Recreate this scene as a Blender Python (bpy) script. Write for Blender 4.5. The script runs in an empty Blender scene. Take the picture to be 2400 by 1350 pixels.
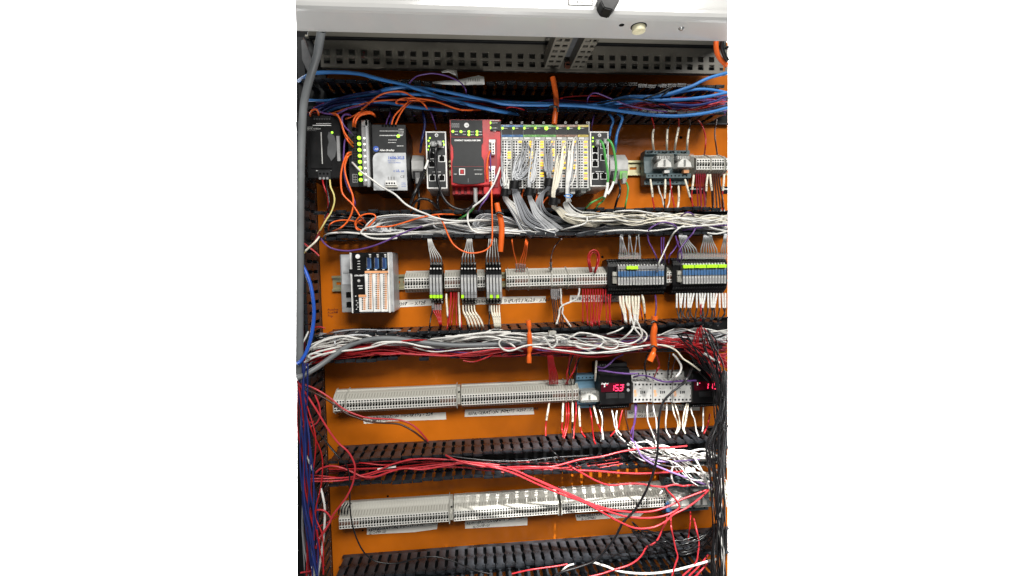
import bpy, bmesh, math, random
from mathutils import Vector, Matrix
# ---------------------------------------------------------------- camera, world, lights
sc = bpy.context.scene
COL = sc.collection
R = math.radians
RT = Vector((.99588, -.08836, -.02047)); UP = Vector((.02500, .05042, .99842)); FW = Vector((.08719, .99481, -.05242))
FPX, DIST = 1050., 1050.          # focal length in photo pixels, camera to mounting plate in mm
cam = bpy.data.cameras.new('camera'); camo = bpy.data.objects.new('camera', cam); COL.objects.link(camo)
cam.sensor_width = 36; cam.lens = FPX / 2400 * 36; cam.clip_start = .02; cam.clip_end = 100
m = Matrix((RT, UP, -FW)).transposed().to_4x4(); m.translation = Vector((0, -DIST / 1000, 0)); camo.matrix_world = m
sc.camera = camo
wd = bpy.data.worlds.new('World'); sc.world = wd; wd.use_nodes = True
wd.node_tree.nodes['Background'].inputs[0].default_value = (.93, .97, 1, 1)
wd.node_tree.nodes['Background'].inputs[1].default_value = .15
sc.view_settings.view_transform = 'Standard'; sc.view_settings.look = 'None'; sc.view_settings.exposure = 0; sc.view_settings.gamma = 1
def aim(o, t): o.rotation_euler = (Vector(t) - o.location).to_track_quat('-Z', 'Y').to_euler()
def area(name, loc, tgt, sx, sy, power, col=(1, 1, 1)):
    l = bpy.data.lights.new(name, 'AREA'); l.shape = 'RECTANGLE'; l.size = sx; l.size_y = sy; l.energy = power; l.color = col
    o = bpy.data.objects.new(name, l); o.location = loc; COL.objects.link(o); aim(o, tgt); return o
area('ceiling_lamp', (.5, -2.1, 1.42), (.1, 0, -.3), 1.5, .8, 96, (1, .98, .94))
sp = bpy.data.lights.new('work_lamp', 'SPOT'); sp.energy = 480; sp.spot_size = R(12); sp.spot_blend = .45; sp.shadow_soft_size = .022; sp.color = (1, .98, .95)
so = bpy.data.objects.new('work_lamp', sp); so.location = (.30, -.95, 1.15); COL.objects.link(so); aim(so, (.38, -.04, -.73)); so.scale = (2.3, 1, 1)
fl = bpy.data.lights.new('header_fill_lamp', 'SPOT'); fl.energy = 84; fl.spot_size = R(19); fl.spot_blend = .6; fl.shadow_soft_size = .12; fl.color = (1, .99, .97)  # added fill from below, stands in for floor bounce on the header underside
fo = bpy.data.objects.new('header_fill_lamp', fl); fo.location = (.1, -.78, -1.0); COL.objects.link(fo); aim(fo, (.1, -.27, .40)); fo.scale = (2.2, 1, 1)
area('backdrop_lamp', (.1, .1, 1.15), (.1, 1.5, 1.15), 4.8, .5, 230)  # added lamp above the view, only whitens the backdrop
area('backdrop_lamp', (.1, .1, -1.3), (.1, 1.5, -1.3), 4.8, .5, 330)  # added lamp below the view, same purpose

# ---------------------------------------------------------------- photo pixel + distance from plate -> place (mm)
def W(u, v, d=0.):
    r = RT * ((u - 1200) / FPX) - UP * ((v - 675) / FPX) + FW
    t = (DIST - d) / r.y
    return Vector((r.x * t, -d, r.z * t))
def RC(u0, v0, u1, v1, d):        # rectangle on a plane at distance d: x0, x1, z0 (low), z1 (high)
    a, b, c, e = W(u0, v0, d), W(u1, v0, d), W(u0, v1, d), W(u1, v1, d)
    return (a.x + c.x) / 2, (b.x + e.x) / 2, (c.z + e.z) / 2, (a.z + b.z) / 2

# ---------------------------------------------------------------- materials
MT = {}
def mat(name, col, rough=.5, metal=0, spec=.5, emit=0, trans=0, alpha=1, noise=.12, nscale=60., bump=0., dust=None, ior=1.45, coat=0):
    M = bpy.data.materials.new(name); M.use_nodes = True; nt = M.node_tree; b = nt.nodes['Principled BSDF']
    b.inputs['Base Color'].default_value = (*col, 1); b.inputs['Roughness'].default_value = rough
    b.inputs['Metallic'].default_value = metal; b.inputs['Specular IOR Level'].default_value = spec
    b.inputs['Transmission Weight'].default_value = trans; b.inputs['Alpha'].default_value = alpha; b.inputs['IOR'].default_value = ior
    b.inputs['Coat Weight'].default_value = coat
    if emit:
        b.inputs['Emission Color'].default_value = (*col, 1); b.inputs['Emission Strength'].default_value = emit
    elif noise:
        tc = nt.nodes.new('ShaderNodeTexCoord'); n = nt.nodes.new('ShaderNodeTexNoise'); n.inputs['Scale'].default_value = nscale; n.inputs['Detail'].default_value = 5
        nt.links.new(tc.outputs['Object'], n.inputs['Vector'])
        mx = nt.nodes.new('ShaderNodeMix'); mx.data_type = 'RGBA'
        lo = tuple(c * (1 - noise * 1.6) for c in col); hi = tuple(min(1, c * (1 + noise)) for c in (dust or col))
        mx.inputs[6].default_value = (*lo, 1); mx.inputs[7].default_value = (*hi, 1)
        cr = nt.nodes.new('ShaderNodeMapRange'); cr.inputs[1].default_value = .35; cr.inputs[2].default_value = .7
        nt.links.new(n.outputs[0], cr.inputs[0]); nt.links.new(cr.outputs[0], mx.inputs[0]); nt.links.new(mx.outputs[2], b.inputs['Base Color'])
        mr = nt.nodes.new('ShaderNodeMapRange'); mr.inputs[3].default_value = max(.03, rough - .08); mr.inputs[4].default_value = min(1, rough + .12)
        nt.links.new(n.outputs[0], mr.inputs[0]); nt.links.new(mr.outputs[0], b.inputs['Roughness'])
        if bump:
            bp = nt.nodes.new('ShaderNodeBump'); bp.inputs['Strength'].default_value = bump; bp.inputs['Distance'].default_value = .001
            nt.links.new(n.outputs[0], bp.inputs['Height']); nt.links.new(bp.outputs[0], b.inputs['Normal'])
    MT[name] = M; return M
mat('orange_paint', (.55, .138, .006), .22, noise=.26, nscale=4, bump=.25, spec=.3)
mat('duct_black', (.011, .013, .016), .27, spec=.5, noise=.35, nscale=30, dust=(.036, .041, .048), bump=.15)
mat('duct_floor_shade', (.007, .007, .007), .6, spec=.2)  # duct plastic darkened: the cavity's shade put into the floor colour
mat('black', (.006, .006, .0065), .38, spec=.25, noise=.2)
mat('charcoal', (.020, .021, .022), .42, spec=.3)
mat('darkgrey', (.075, .077, .08), .45)
mat('hole', (.004, .004, .004), .8, noise=0, spec=.1)
mat('brown', (.10, .035, .02), .5)
mat('cream', (.46, .45, .40), .42)
mat('block_face', (.80, .79, .74), .4)
mat('cream_dark', (.30, .29, .25), .5)
mat('white', (.80, .79, .76), .4)
mat('white_print', (.85, .85, .83), .5, noise=0)
mat('lightgrey', (.52, .52, .50), .4)
mat('midgrey', (.27, .27, .27), .42)
mat('silver_face', (.50, .51, .52), .35, metal=.15)
mat('header_paint', (.40, .397, .385), .16, noise=.03, nscale=8, coat=.3)
mat('ceiling_paint', (.125, .115, .095), .45, noise=.15, nscale=9)
mat('ceiling_paint_lit', (.22, .205, .17), .45, noise=.08, nscale=9)  # ceiling paint lightened: light missing in the recess put into the colour
mat('rail_zinc', (.62, .58, .36), .3, metal=.75, nscale=30)
mat('metal', (.62, .62, .60), .25, metal=.9)
mat('red_plastic', (.52, .012, .016), .33)
mat('dark_red', (.22, .006, .010), .4)
mat('blue_band', (.02, .16, .42), .4); mat('green_band', (.18, .52, .10), .4); mat('brown_band', (.36, .20, .12), .4); mat('yellow_band', (.75, .58, .08), .4)
mat('marker_blue', (.06, .155, .33), .4); mat('neon', (.50, 1.0, .02), .45, noise=.05)
mat('logo_blue', (.03, .09, .40), .4, noise=0)
mat('navy_label', (.02, .05, .16), .35); mat('peach', (.86, .42, .20), .4)
mat('teal', (.075, .115, .125), .4); mat('teal_blue', (.10, .20, .28), .4)
mat('button_cream', (.66, .62, .42), .4)
mat('led_green', (.42, 1, .05), emit=1.5); mat('led_yellow', (1, .60, .02), emit=.72); mat('led_white', (1, 1, .95), emit=.9)
mat('digit_red', (1, .03, .10), emit=2.6); mat('display_red', (.06, .002, .008), .15)
mat('clear', (.55, .55, .50), .08, alpha=.22, noise=0); mat('clear_sleeve', (.40, .40, .40), .22, alpha=.42, noise=0)
mat('ink', (.012, .012, .014), .6, noise=0); mat('red_ink', (.12, .01, .006), .6, noise=0); mat('tape', (.93, .90, .82), .5, noise=.05); mat('paper', (.60, .60, .57), .55)
mat('backdrop_white', (.9, .9, .9), .9, noise=0)
for n_, c_, r_ in [('w_white', (.72, .71, .67), .34), ('w_cream', (.76, .71, .58), .36), ('w_grey', (.30, .31, .33), .36), ('w_lgrey', (.55, .56, .57), .36), ('w_red', (.42, .012, .016), .34),
                   ('w_pink', (.50, .032, .042), .32), ('w_orange', (.86, .14, .02), .34), ('w_blue', (.045, .20, .52), .32), ('w_navy', (.015, .028, .15), .35), ('w_royal', (.02, .10, .50), .33),
                   ('w_purple', (.12, .05, .22), .35), ('w_black', (.008, .008, .009), .28), ('w_green', (.07, .33, .07), .34), ('w_yellow', (.72, .62, .22), .36), ('w_brown', (.05, .016, .010), .35),
                   ('w_conduit', (.165, .175, .18), .42), ('w_tube', (.80, .13, .015), .3), ('w_lilac', (.28, .18, .42), .35), ('w_maroon', (.20, .01, .02), .35)]:
    mat(n_, c_, r_, noise=.10, nscale=25)

# ---------------------------------------------------------------- mesh builder (all in mm, d = distance in front of the plate)
class MB:
    def __init__(s): s.v = []; s.f = []; s.mi = []; s.mats = []; s.sm = []
    def m(s, name):
        if name not in s.mats: s.mats.append(name)
        return s.mats.index(name)
    def add(s, vs, fs, mt, smooth=False):
        o = len(s.v); s.v += [tuple(v) for v in vs]; k = s.m(mt)
        for f in fs: s.f.append([o + i for i in f]); s.mi.append(k); s.sm.append(smooth)
    def box(s, x0, x1, d0, d1, z0, z1, mt):
        s.add([(x0, -d0, z0), (x1, -d0, z0), (x1, -d1, z0), (x0, -d1, z0), (x0, -d0, z1), (x1, -d0, z1), (x1, -d1, z1), (x0, -d1, z1)],
              [(3, 2, 1, 0), (4, 5, 6, 7), (0, 1, 5, 4), (1, 2, 6, 5), (2, 3, 7, 6), (3, 0, 4, 7)], mt)
    def rc(s, u0, v0, u1, v1, d, back, mt, front=None):     # block whose front face (at d) covers this photo rectangle
        x0, x1, z0, z1 = RC(u0, v0, u1, v1, d); s.box(x0, x1, back, d if front is None else front, z0, z1, mt)
    def prx(s, prof, x0, x1, mt):                            # profile of (d, z) pulled along x
        n = len(prof); vs = [(x0, -a, b) for a, b in prof] + [(x1, -a, b) for a, b in prof]
        s.add(vs, [list(range(n)), list(range(2 * n - 1, n - 1, -1))] + [(i, i + n, (i + 1) % n + n, (i + 1) % n) for i in range(n)], mt)
    def prd(s, out, d0, d1, mt):                             # outline of (x, z) pulled along depth
        n = len(out); vs = [(a, -d0, b) for a, b in out] + [(a, -d1, b) for a, b in out]
        s.add(vs, [list(range(n)), list(range(2 * n - 1, n - 1, -1))] + [(i, i + n, (i + 1) % n + n, (i + 1) % n) for i in range(n)], mt)
    def cyl(s, c, ax, r, L, mt, n=10, r2=None, smooth=True):
        c = Vector(c); ax = Vector(ax).normalized(); a = ax.orthogonal().normalized(); b = ax.cross(a); r2 = r if r2 is None else r2
        vs = [c + (a * math.cos(2 * math.pi * i / n) + b * math.sin(2 * math.pi * i / n)) * r for i in range(n)]
        vs += [c + ax * L + (a * math.cos(2 * math.pi * i / n) + b * math.sin(2 * math.pi * i / n)) * r2 for i in range(n)]
        s.add(vs, [(i, (i + 1) % n, (i + 1) % n + n, i + n) for i in range(n)], mt, smooth)
        s.add(vs, [list(range(n - 1, -1, -1)), list(range(n, 2 * n))], mt)
    def disc(s, x, z, d, r, mt, n=8, h=.5): s.cyl((x, -d, z), (0, -1, 0), r, h, mt, n)
    def dpx(s, u, v, d, r, mt, n=8, h=.5): p = W(u, v, d); s.disc(p.x, p.z, d, r, mt, n, h)
    def tube(s, P, r, mt, n=6, rf=None):
        T = []
        for i in range(len(P)):
            t = P[min(i + 1, len(P) - 1)] - P[max(i - 1, 0)]; T.append(t.normalized() if t.length > 1e-6 else Vector((1, 0, 0)))
        a = T[0].orthogonal().normalized(); vs = []
        for i, p in enumerate(P):
            a = (a - T[i] * a.dot(T[i])); a = a.normalized() if a.length > 1e-6 else T[i].orthogonal().normalized(); b = T[i].cross(a)
            rr = r * (rf(i / (len(P) - 1)) if rf else 1)
            vs += [p + (a * math.cos(2 * math.pi * k / n) + b * math.sin(2 * math.pi * k / n)) * rr for k in range(n)]
        fs = [(i * n + k, i * n + (k + 1) % n, (i + 1) * n + (k + 1) % n, (i + 1) * n + k) for i in range(len(P) - 1) for k in range(n)]
        s.add(vs, fs, mt, True); L = (len(P) - 1) * n
        s.add([vs[k] for k in range(n)] + [vs[L + k] for k in range(n)], [list(range(n - 1, -1, -1)), list(range(n, 2 * n))], mt)
    def mesh(s, name, org=Vector((0, 0, 0))):
        me = bpy.data.meshes.new(name)
        me.from_pydata([((x - org.x) * .001, (y - org.y) * .001, (z - org.z) * .001) for x, y, z in s.v], [], s.f)
        for k in s.mats: me.materials.append(MT[k])
        me.polygons.foreach_set('material_index', s.mi); me.polygons.foreach_set('use_smooth', s.sm); me.update(); return me
    def build(s, name, parent=None, bevel=0, label=None, kind=None):
        org = parent['_o'] if parent is not None else None
        org = Vector(org) if org is not None else Vector((0, 0, 0))
        me = s.mesh(name, org)
        if bevel or True:
            bm = bmesh.new(); bm.from_mesh(me)
            if bevel:
                try: bmesh.ops.bevel(bm, geom=[e for e in bm.edges if len(e.link_faces) == 2 and e.calc_face_angle(0) > .5], offset=bevel * .001, segments=1 if bevel < 1 else 2, affect='EDGES', clamp_overlap=True)
                except Exception as ex: print('bevel', name, ex)
            bmesh.ops.recalc_face_normals(bm, faces=bm.faces); bm.to_mesh(me); bm.free()
        o = bpy.data.objects.new(name, me); COL.objects.link(o)
        if parent is not None: o.parent = parent
        if label: o['label'] = label
        if kind or name in ('printed_lines', 'screw_holes', 'printed_marks'): o['kind'] = kind or 'stuff'
        return o
ORG = {}
def tag(o, label, cat, group=None, kind=None):
    if label: o['label'] = label
    if cat: o['category'] = cat
    if group: o['group'] = group
    if kind: o['kind'] = kind
    return o
def thing(name, label, cat, org, group=None):
    o = bpy.data.objects.new(name, None); COL.objects.link(o); org = Vector(org); o.location = org * .001; o.empty_display_size = .02
    o['_o'] = tuple(org); return tag(o, label, cat, group)
def solo(name, mb, label, cat, org, group=None, bevel=0, kind=None):       # a thing that is one mesh, origin at its place
    me = mb.mesh(name, Vector(org)); bm = bmesh.new(); bm.from_mesh(me)
    if bevel: bmesh.ops.bevel(bm, geom=[e for e in bm.edges if len(e.link_faces) == 2 and e.calc_face_angle(0) > .5], offset=bevel * .001, segments=1, affect='EDGES', clamp_overlap=True)
    bmesh.ops.recalc_face_normals(bm, faces=bm.faces); bm.to_mesh(me); bm.free()
    o = bpy.data.objects.new(name, me); COL.objects.link(o); o.location = Vector(org) * .001
    return tag(o, label, cat, group, kind)
def inst(name, me, parent, loc):      # part that shares its mesh; loc in mm relative to the parent's origin
    o = bpy.data.objects.new(name, me); COL.objects.link(o); o.parent = parent; o.location = Vector(loc) * .001; return o

# flat print: words on a surface
TX = {}
def text(s_, u, v, h, d, mt, parent, name='lettering', rot=0, shear=0, align='LEFT', hand=False, sx=1., bold=0):
    cu = bpy.data.curves.new(name, 'FONT'); cu.body = s_; cu.size = h * .001 * 1.38; cu.shear = shear; cu.align_x = align; cu.resolution_u = 2; cu.offset = bold * .001
    if hand: cu.space_character = 1.02
    ob = bpy.data.objects.new('tmp', cu); COL.objects.link(ob)
    bpy.context.view_layer.update()
    me = bpy.data.meshes.new_from_object(ob.evaluated_get(bpy.context.evaluated_depsgraph_get()))
    bpy.data.objects.remove(ob); me.materials.clear(); me.materials.append(MT[mt]); me.name = name
    rng = random.Random(len(s_) * 7 + int(u))
    p = W(u, v, d); org = Vector(parent['_o']); c, s2 = math.cos(rot), math.sin(rot)
    for vt in me.vertices:
        x, y = vt.co.x * sx, vt.co.y
        if hand:
            k = math.sin(x * 900 + u) * .10 + math.sin(x * 2300 + v) * .06
            y = y * (1 + k) + h * .001 * .10 * math.sin(x * 420 + u); x += h * .001 * .08 * math.sin(x * 1500 + y * 900)
        vt.co = Vector(((p.x - org.x) * .001 + x * c - y * s2, (-d - org.y) * .001, (p.z - org.z) * .001 + x * s2 + y * c))
    me.update()
    o = bpy.data.objects.new(name, me); COL.objects.link(o); o.parent = parent; return o

# wires
def spline(P, k=7):
    out = []; n = len(P)
    for i in range(n - 1):
        p0, p1, p2, p3 = P[max(i - 1, 0)], P[i], P[i + 1], P[min(i + 2, n - 1)]
        for j in range(k):
            t = j / k; out.append(.5 * ((2 * p1) + (p2 - p0) * t + (2 * p0 - 5 * p1 + 4 * p2 - p3) * t * t + (3 * p1 - p0 - 3 * p2 + p3) * t ** 3))
    out.append(P[-1]); return out
def pts(s_, d=95):
    out = []
    for q in s_.split():
        a = [float(k) for k in q.split(',')]; out.append(W(a[0], a[1], a[2] if len(a) > 2 else d))
    return out
def wire(mt, r, path, label, group=None, d=95, sleeve=None, name='wire', cat=None, n=7, k=7, rf=None, sl_r=None, sl_m='w_cream'):
    P = pts(path, d) if isinstance(path, str) else path
    S = spline(P, k); mb = MB(); mb.tube(S, r, mt, n, rf); o = solo(name, mb, label, cat or name, S[0], group); o['_o'] = tuple(S[0])
    if sleeve:
        for a, b in (sleeve if isinstance(sleeve, list) else [sleeve]):
            L = len(S) - 1; i0, i1 = int(a * L), max(int(a * L) + 2, int(b * L)); q = S[i0:i1 + 1]
            if len(q) > 1:
                m2 = MB(); m2.tube(q, sl_r or r * 1.5, sl_m, 7)
                tick = [q[int(len(q) * f)] for f in (.3, .5, .7) if int(len(q) * f) < len(q) - 1]
                for t in tick: m2.box(t.x - .6, t.x + .6, -t.y, -t.y + (sl_r or r * 1.5) + .15, t.z - 1.0, t.z + 1.0, 'ink')
                m2.build('marker_sleeve', o)
    return o
CU = lambda q: max(697., min(1703.5, q))
def bundle(mt, r, path, n, su, sv, label, group, seed, d=(40, 80), freq=2.5, name='wire_bundle', k=5, wob=1.0):
    """a run of wires nobody could count: one object"""
    rg = random.Random(seed); base = [tuple(float(k_) for k_ in q.split(',')) for q in path.split()]; mb = MB(); S0 = None
    for i in range(n):
        ou, ov = rg.uniform(-1, 1) * su, rg.uniform(-1, 1) * sv; dd = rg.uniform(*d); a, b = rg.uniform(0, 6.3), rg.uniform(0, 6.3); P = []
        for j, q in enumerate(base):
            w = q[2] if len(q) > 2 else 1.; kk = math.sin(a + j * freq * .8) * .6 * wob; ll = math.sin(b + j * freq) * .6 * wob
            P.append(W(CU(q[0] + (ou + kk * su) * w), q[1] + (ov + ll * sv) * w, max(16, dd + 9 * math.sin(a * 2 + j * 1.3))))
        c = mt if isinstance(mt, str) else mt[i % len(mt)]
        S = spline(P, k); S0 = S0 or S[0]; mb.tube(S, r, c, 6)
    return solo(name, mb, label, 'wires', S0, None, 0, 'stuff')
# ================================================================= THE SETTING AND THE CABINET
def sheet(name, quad, th, mt, kind='structure'):            # quad of (x, z) corners, flat plate of thickness th behind d = quad plane
    mb = MB(); mb.prd(quad, -th, 0, mt); return tag(solo(name, mb, None, None, (quad[0][0], 0, quad[0][1])), None, None, None, kind)
o = MB(); o.box(-3800, 4000, -1510, -1500, -2600, 2600, 'backdrop_white'); b_ = solo('backdrop', o, None, None, (0, 1500, 0)); b_['kind'] = 'structure'
XL = -343.
rt = [(W(1706, v, 0).x, W(1706, v, 0).z) for v in (150, 1420)]; lf = [(W(694, v, 0).x, W(694, v, 0).z) for v in (40, 1420)]
mo = MB(); mo.prd([(XL, 520), (XL, -840), (rt[1][0], -840), (rt[0][0], 520)], -3, 0, 'orange_paint')
mounting = solo('mounting_plate', mo, None, None, (0, 0, 0)); mounting['kind'] = 'structure'
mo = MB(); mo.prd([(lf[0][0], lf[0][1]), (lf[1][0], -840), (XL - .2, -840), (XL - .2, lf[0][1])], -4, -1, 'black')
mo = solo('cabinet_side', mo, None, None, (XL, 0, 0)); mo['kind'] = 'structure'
# small drilled holes and tool marks in the plate
for i, (u, v, r) in enumerate([(1412, 602, 3), (1596, 322, 3.5), (909, 1163, 2.6), (843, 1173, 2.2), (850, 1243, 2.2), (855, 1172, 1.5)]):
    mb = MB(); mb.dpx(u, v, .2, r, 'hole', 12, .4); p = W(u, v, 0)
    solo('drilled_hole', mb, ['small drilled hole in the orange plate beside the red wire loop', 'drilled hole in the orange plate above the two relays', 'drilled hole in the plate above the lowest left terminal strip',
         'drilled hole in the plate near the left end of the lowest strip', 'drilled hole below the left end of the lowest strip', 'tiniest drilled hole left of the one above the lowest strip'][i], 'hole', p)

# perforated frame rail across the top (vertical face)
fr = thing('frame_rail', 'grey perforated cabinet frame rail crossing behind the white header', 'frame rail', W(1200, 150, 78))
x0, x1 = W(752, 145, 78).x, W(1706, 145, 78).x
mb = MB(); mb.box(x0, x1, 76, 78, 449, 467, 'ceiling_paint'); mb.box(x0, x1, 76, 78, 432, 437, 'ceiling_paint'); mb.box(x0, x1, 76, 78, 413, 420, 'ceiling_paint')
mb.box(x0, x1, 66, 76, 413, 415, 'ceiling_paint')
x = x0 + 6
while x < x1 - 14:
    for a, b in ((437, 449), (420, 432)): mb.box(x + 12.5, min(x + 25, x1), 76, 78, a, b, 'ceiling_paint')
    x += 25
mb.box(x0, x0 + 6, 76, 78, 420, 432, 'ceiling_paint'); mb.box(x0, x0 + 6, 76, 78, 437, 449, 'ceiling_paint'); mb.build('perforated_face', fr)
mb = MB(); mb.box(x0, x1, 58, 60, 434, 467, 'cream_dark'); mb.box(x0, x1, 58, 60, 417, 434, 'charcoal'); mb.build('backing_and_shade_strip', fr)  # grey backing; charcoal strip added as the shade behind the lower holes
mb = MB(); mb.box(x0 - 20, x1, 76, 82, 467, 472, 'black'); mb.box(x0 - 20, x1, 82, 83.5, 468.5, 470.5, 'charcoal'); mb.build('gasket', fr)
text('2', 844, 135, 13, 78.4, 'red_ink', fr, shear=.3, hand=True, bold=.25)
# ceiling
mb = MB(); zc = 472.5
a, b, c, e = W(720, 100, 86), W(690, 60, 300), W(1706, 100, 300), W(1706, 100, 86)
mb.add([(a.x, -80, zc), (b.x + 30, -300, zc), (c.x, -300, zc), (e.x, -80, zc), (a.x, -80, zc + 3), (b.x + 30, -300, zc + 3), (c.x, -300, zc + 3), (e.x, -80, zc + 3)],
       [(0, 1, 2, 3), (7, 6, 5, 4), (0, 4, 5, 1), (1, 5, 6, 2), (2, 6, 7, 3), (3, 7, 4, 0)], 'ceiling_paint_lit'); mb.box(W(716, 100, 79).x, W(1696, 100, 79).x, 0, 79.8, zc, zc + 3, 'ceiling_paint_lit')
o = solo('cabinet_ceiling', mb, None, None, (0, -200, zc)); o['kind'] = 'structure'
# depth bar hanging below the ceiling
db = thing('depth_rail', 'grey perforated rail running front to back under the cabinet ceiling', 'frame rail', (203, -150, 415))
for fx0, fx1, rows in ((163, 196, (167, 182)), (218, 246, (222, 236))):
    mb = MB(); xs = [fx0] + [q for r_ in rows for q in (r_, r_ + 10)] + [fx1]
    for i in range(0, len(xs), 2): mb.box(xs[i], xs[i + 1], 84, 262, 415, 417, 'ceiling_paint')
    for r_ in rows:
        y = 90
        while y < 255: mb.box(r_, r_ + 10, y + 10, min(y + 22, 262), 415, 417, 'ceiling_paint'); y += 22
        mb.box(r_, r_ + 10, 84, 90, 415, 417, 'ceiling_paint')
    mb.build('flange', db)
mb = MB(); mb.box(196, 218, 84, 262, 440, 442, 'darkgrey'); mb.box(163, 165, 84, 262, 417, 442, 'ceiling_paint'); mb.box(244, 246, 84, 262, 417, 442, 'ceiling_paint'); mb.box(194, 196, 84, 262, 417, 442, 'ceiling_paint'); mb.box(218, 220, 84, 262, 417, 442, 'ceiling_paint'); mb.build('web', db)
mb = MB(); p = W(1331, 152, 88); mb.cyl((p.x, -84, p.z), (0, -1, 0), 7, 4, 'brown', 12); mb.box(p.x - 4, p.x + 4, 87, 89, p.z - 1, p.z + 1, 'hole'); mb.build('screw_head', db)
bo = thing('ceiling_bolt', 'dark round bolt head under the cabinet ceiling left of the depth rail', 'bolt', (126, -150, 470))
mb = MB(); mb.cyl((126, -158, 472), (0, 0, -1), 13, 6, 'darkgrey', 16); mb.build('washer', bo)
mb = MB(); mb.cyl((126, -158, 470), (0, 0, -1), 6, 22, 'darkgrey', 8); mb.build('shank', bo)
# left upper corner: dark post and bracket
lp = thing('corner_post', 'dark cabinet corner post at the upper left behind the grey conduit', 'post', W(700, 150, 60))
mb = MB(); a0 = W(695, 100, 60).x; mb.box(a0, a0 + 14, 55, 60, 330, 480, 'charcoal'); mb.build('post_profile', lp)
mb = MB(); q = [W(712, 84, 70), W(724, 80, 70), W(742, 118, 70), W(735, 124, 70)]; mb.prd([(k.x, k.z) for k in q], 66, 70, 'charcoal')
q = [W(706, 95, 64), W(713, 92, 64), W(735, 150, 64), W(735, 178, 64), W(722, 170, 64), W(708, 140, 64)]; mb.prd([(k.x, k.z) for k in q], 60, 64, 'darkgrey'); mb.build('corner_bracket', lp)
a0 = W(695, 100, 20).x
mb = MB(); mb.box(a0, W(760, 100, 20).x, 14, 20, 330, 480, 'charcoal'); mb.build('side_plate', lp)

# white header above the opening
hd = thing('header_panel', 'glossy white metal header over the cabinet opening', 'header', (80, -284, 398))
prof = [(250, 398), (310, 398), (315, 399.2), (319, 402), (321, 407), (321, 412), (319, 414), (319, 520), (316, 520), (316, 408), (310, 401.5), (250, 401.5)]
vs = []
for d, z in prof: vs.append((W(694, 60, d).x, -d, z))
for d, z in prof: vs.append((W(1706, 60, d).x, -d, z))
n = len(prof)
mb = MB(); mb.add(vs, [list(range(n)), list(range(2 * n - 1, n - 1, -1))], 'header_paint'); mb.add(vs, [(i, i + n, (i + 1) % n + n, (i + 1) % n) for i in range(n)], 'header_paint', False); mb.build('header_sheet', hd)
mb = MB(); p = W(1497, 68, 292); mb.cyl((p.x, p.y, 398), (0, 0, -1), 13.5, .7, 'hole', 20); mb.build('button_collar', hd)
mb = MB(); mb.cyl((p.x, p.y, 397.3), (0, 0, -1), 11.5, 8, 'button_cream', 20, 11); mb.cyl((p.x, p.y, 389.3), (0, 0, -1), 4, .5, 'button_cream', 12); mb.build('door_button', hd)
mb = MB(); p = W(1457, 64, 295); mb.cyl((p.x, p.y, 398.2), (0, 0, -1), 4.6, .5, 'hole', 12); mb.build('round_hole', hd)
mb = MB(); p = W(1597, 71, 290); mb.cyl((p.x, p.y, 398), (0, 0, -1), 5.4, 3, 'metal', 12, 3); mb.build('rivet', hd)
mb = MB(); mb.rc(1332, -30, 1389, 13, 320, 319, 'black', 320); mb.rc(1334, -30, 1387, 11, 320.6, 319, 'white_print', 320.6); hp = mb.build('name_plate', hd)
text('CB No.3', 1361, 8, 4.2, 321, 'ink', hd, align='CENTER')
mb = MB(); q = [(1408, -20), (1408, 2), (1416, 18), (1436, 23), (1452, 3), (1455, -20)]; mb.prd([(W(u, v, 345).x, W(u, v, 345).z) for u, v in q], 319, 345, 'black'); mb.build('rotary_handle', hd, 1.5)

# ================================================================= WIRE DUCTS
def finger_mesh(name, tilt=0., L=85):
    out = [(-7.2, 12), (-7.2, 38), (-9.9, 41), (-9.9, 45), (-7.2, 48), (-7.2, L - 13), (-10, L - 10), (-10, L), (10, L), (10, L - 10), (7.2, L - 13), (7.2, 48), (9.9, 45), (9.9, 41), (7.2, 38), (7.2, 12)]
    mb = MB(); n = len(out)
    vs = [(x, -d, -1) for x, d in out] + [(x, -d, 1) for x, d in out]
    mb.add(vs, [list(range(n)), list(range(2 * n - 1, n - 1, -1))] + [(i, i + n, (i + 1) % n + n, (i + 1) % n) for i in range(n)], 'duct_black')
    mb.box(-10, 10, L - 1.6, L, 1, 5.5, 'duct_black'); mb.box(-10, 10, L, L + 1.4, -1.2, 3, 'duct_black')
    me = mb.mesh(name); bm = bmesh.new(); bm.from_mesh(me); bmesh.ops.recalc_face_normals(bm, faces=bm.faces); bm.to_mesh(me); bm.free(); return me
FM_LO = finger_mesh('duct_finger')                      # lip turned up (lower wall)
FM_UP = FM_LO.copy(); FM_UP.transform(Matrix.Rotation(math.pi, 4, 'Y'))
def duct(z0, z1, xa, label, missing_lo=(), missing_up=(), pitch=22.0, seed=1):
    rg = random.Random(seed); t = thing('wire_duct', label, 'wire duct', (xa, 0, (z0 + z1) / 2)); zm = (z0 + z1) / 2
    vm = 622 - zm; xe = W(1704, vm, 0).x
    mb = MB(); mb.box(xa, xe, 1, 3, z0, z1, 'duct_floor_shade'); mb.build('duct_floor', t)
    for z in (z0, z1):
        mb = MB(); mb.box(xa, xe, 3, 12.5, z - 1, z + 1, 'duct_black'); mb.build('duct_wall', t)
    for up, z, miss in ((0, z0, missing_lo), (1, z1, missing_up)):
        x = xa + 12; i = 0
        while x < xe:
            tipu = 1107 + x * 1.088
            if tipu < 1712 and i not in miss:
                o = inst('duct_finger', FM_UP if up else FM_LO, t, (x - xa, 0, z - zm))
                o.rotation_euler = (R(rg.uniform(-1.6, 1.6)), 0, 0)
            x += pitch; i += 1
    return t
duct(324.5, 385, -338, 'uppermost slotted black duct, filled with blue cables', seed=1)
duct(61, 118, -325, 'slotted black duct under the row with the red controller, full of white and grey wires', seed=2)
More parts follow.
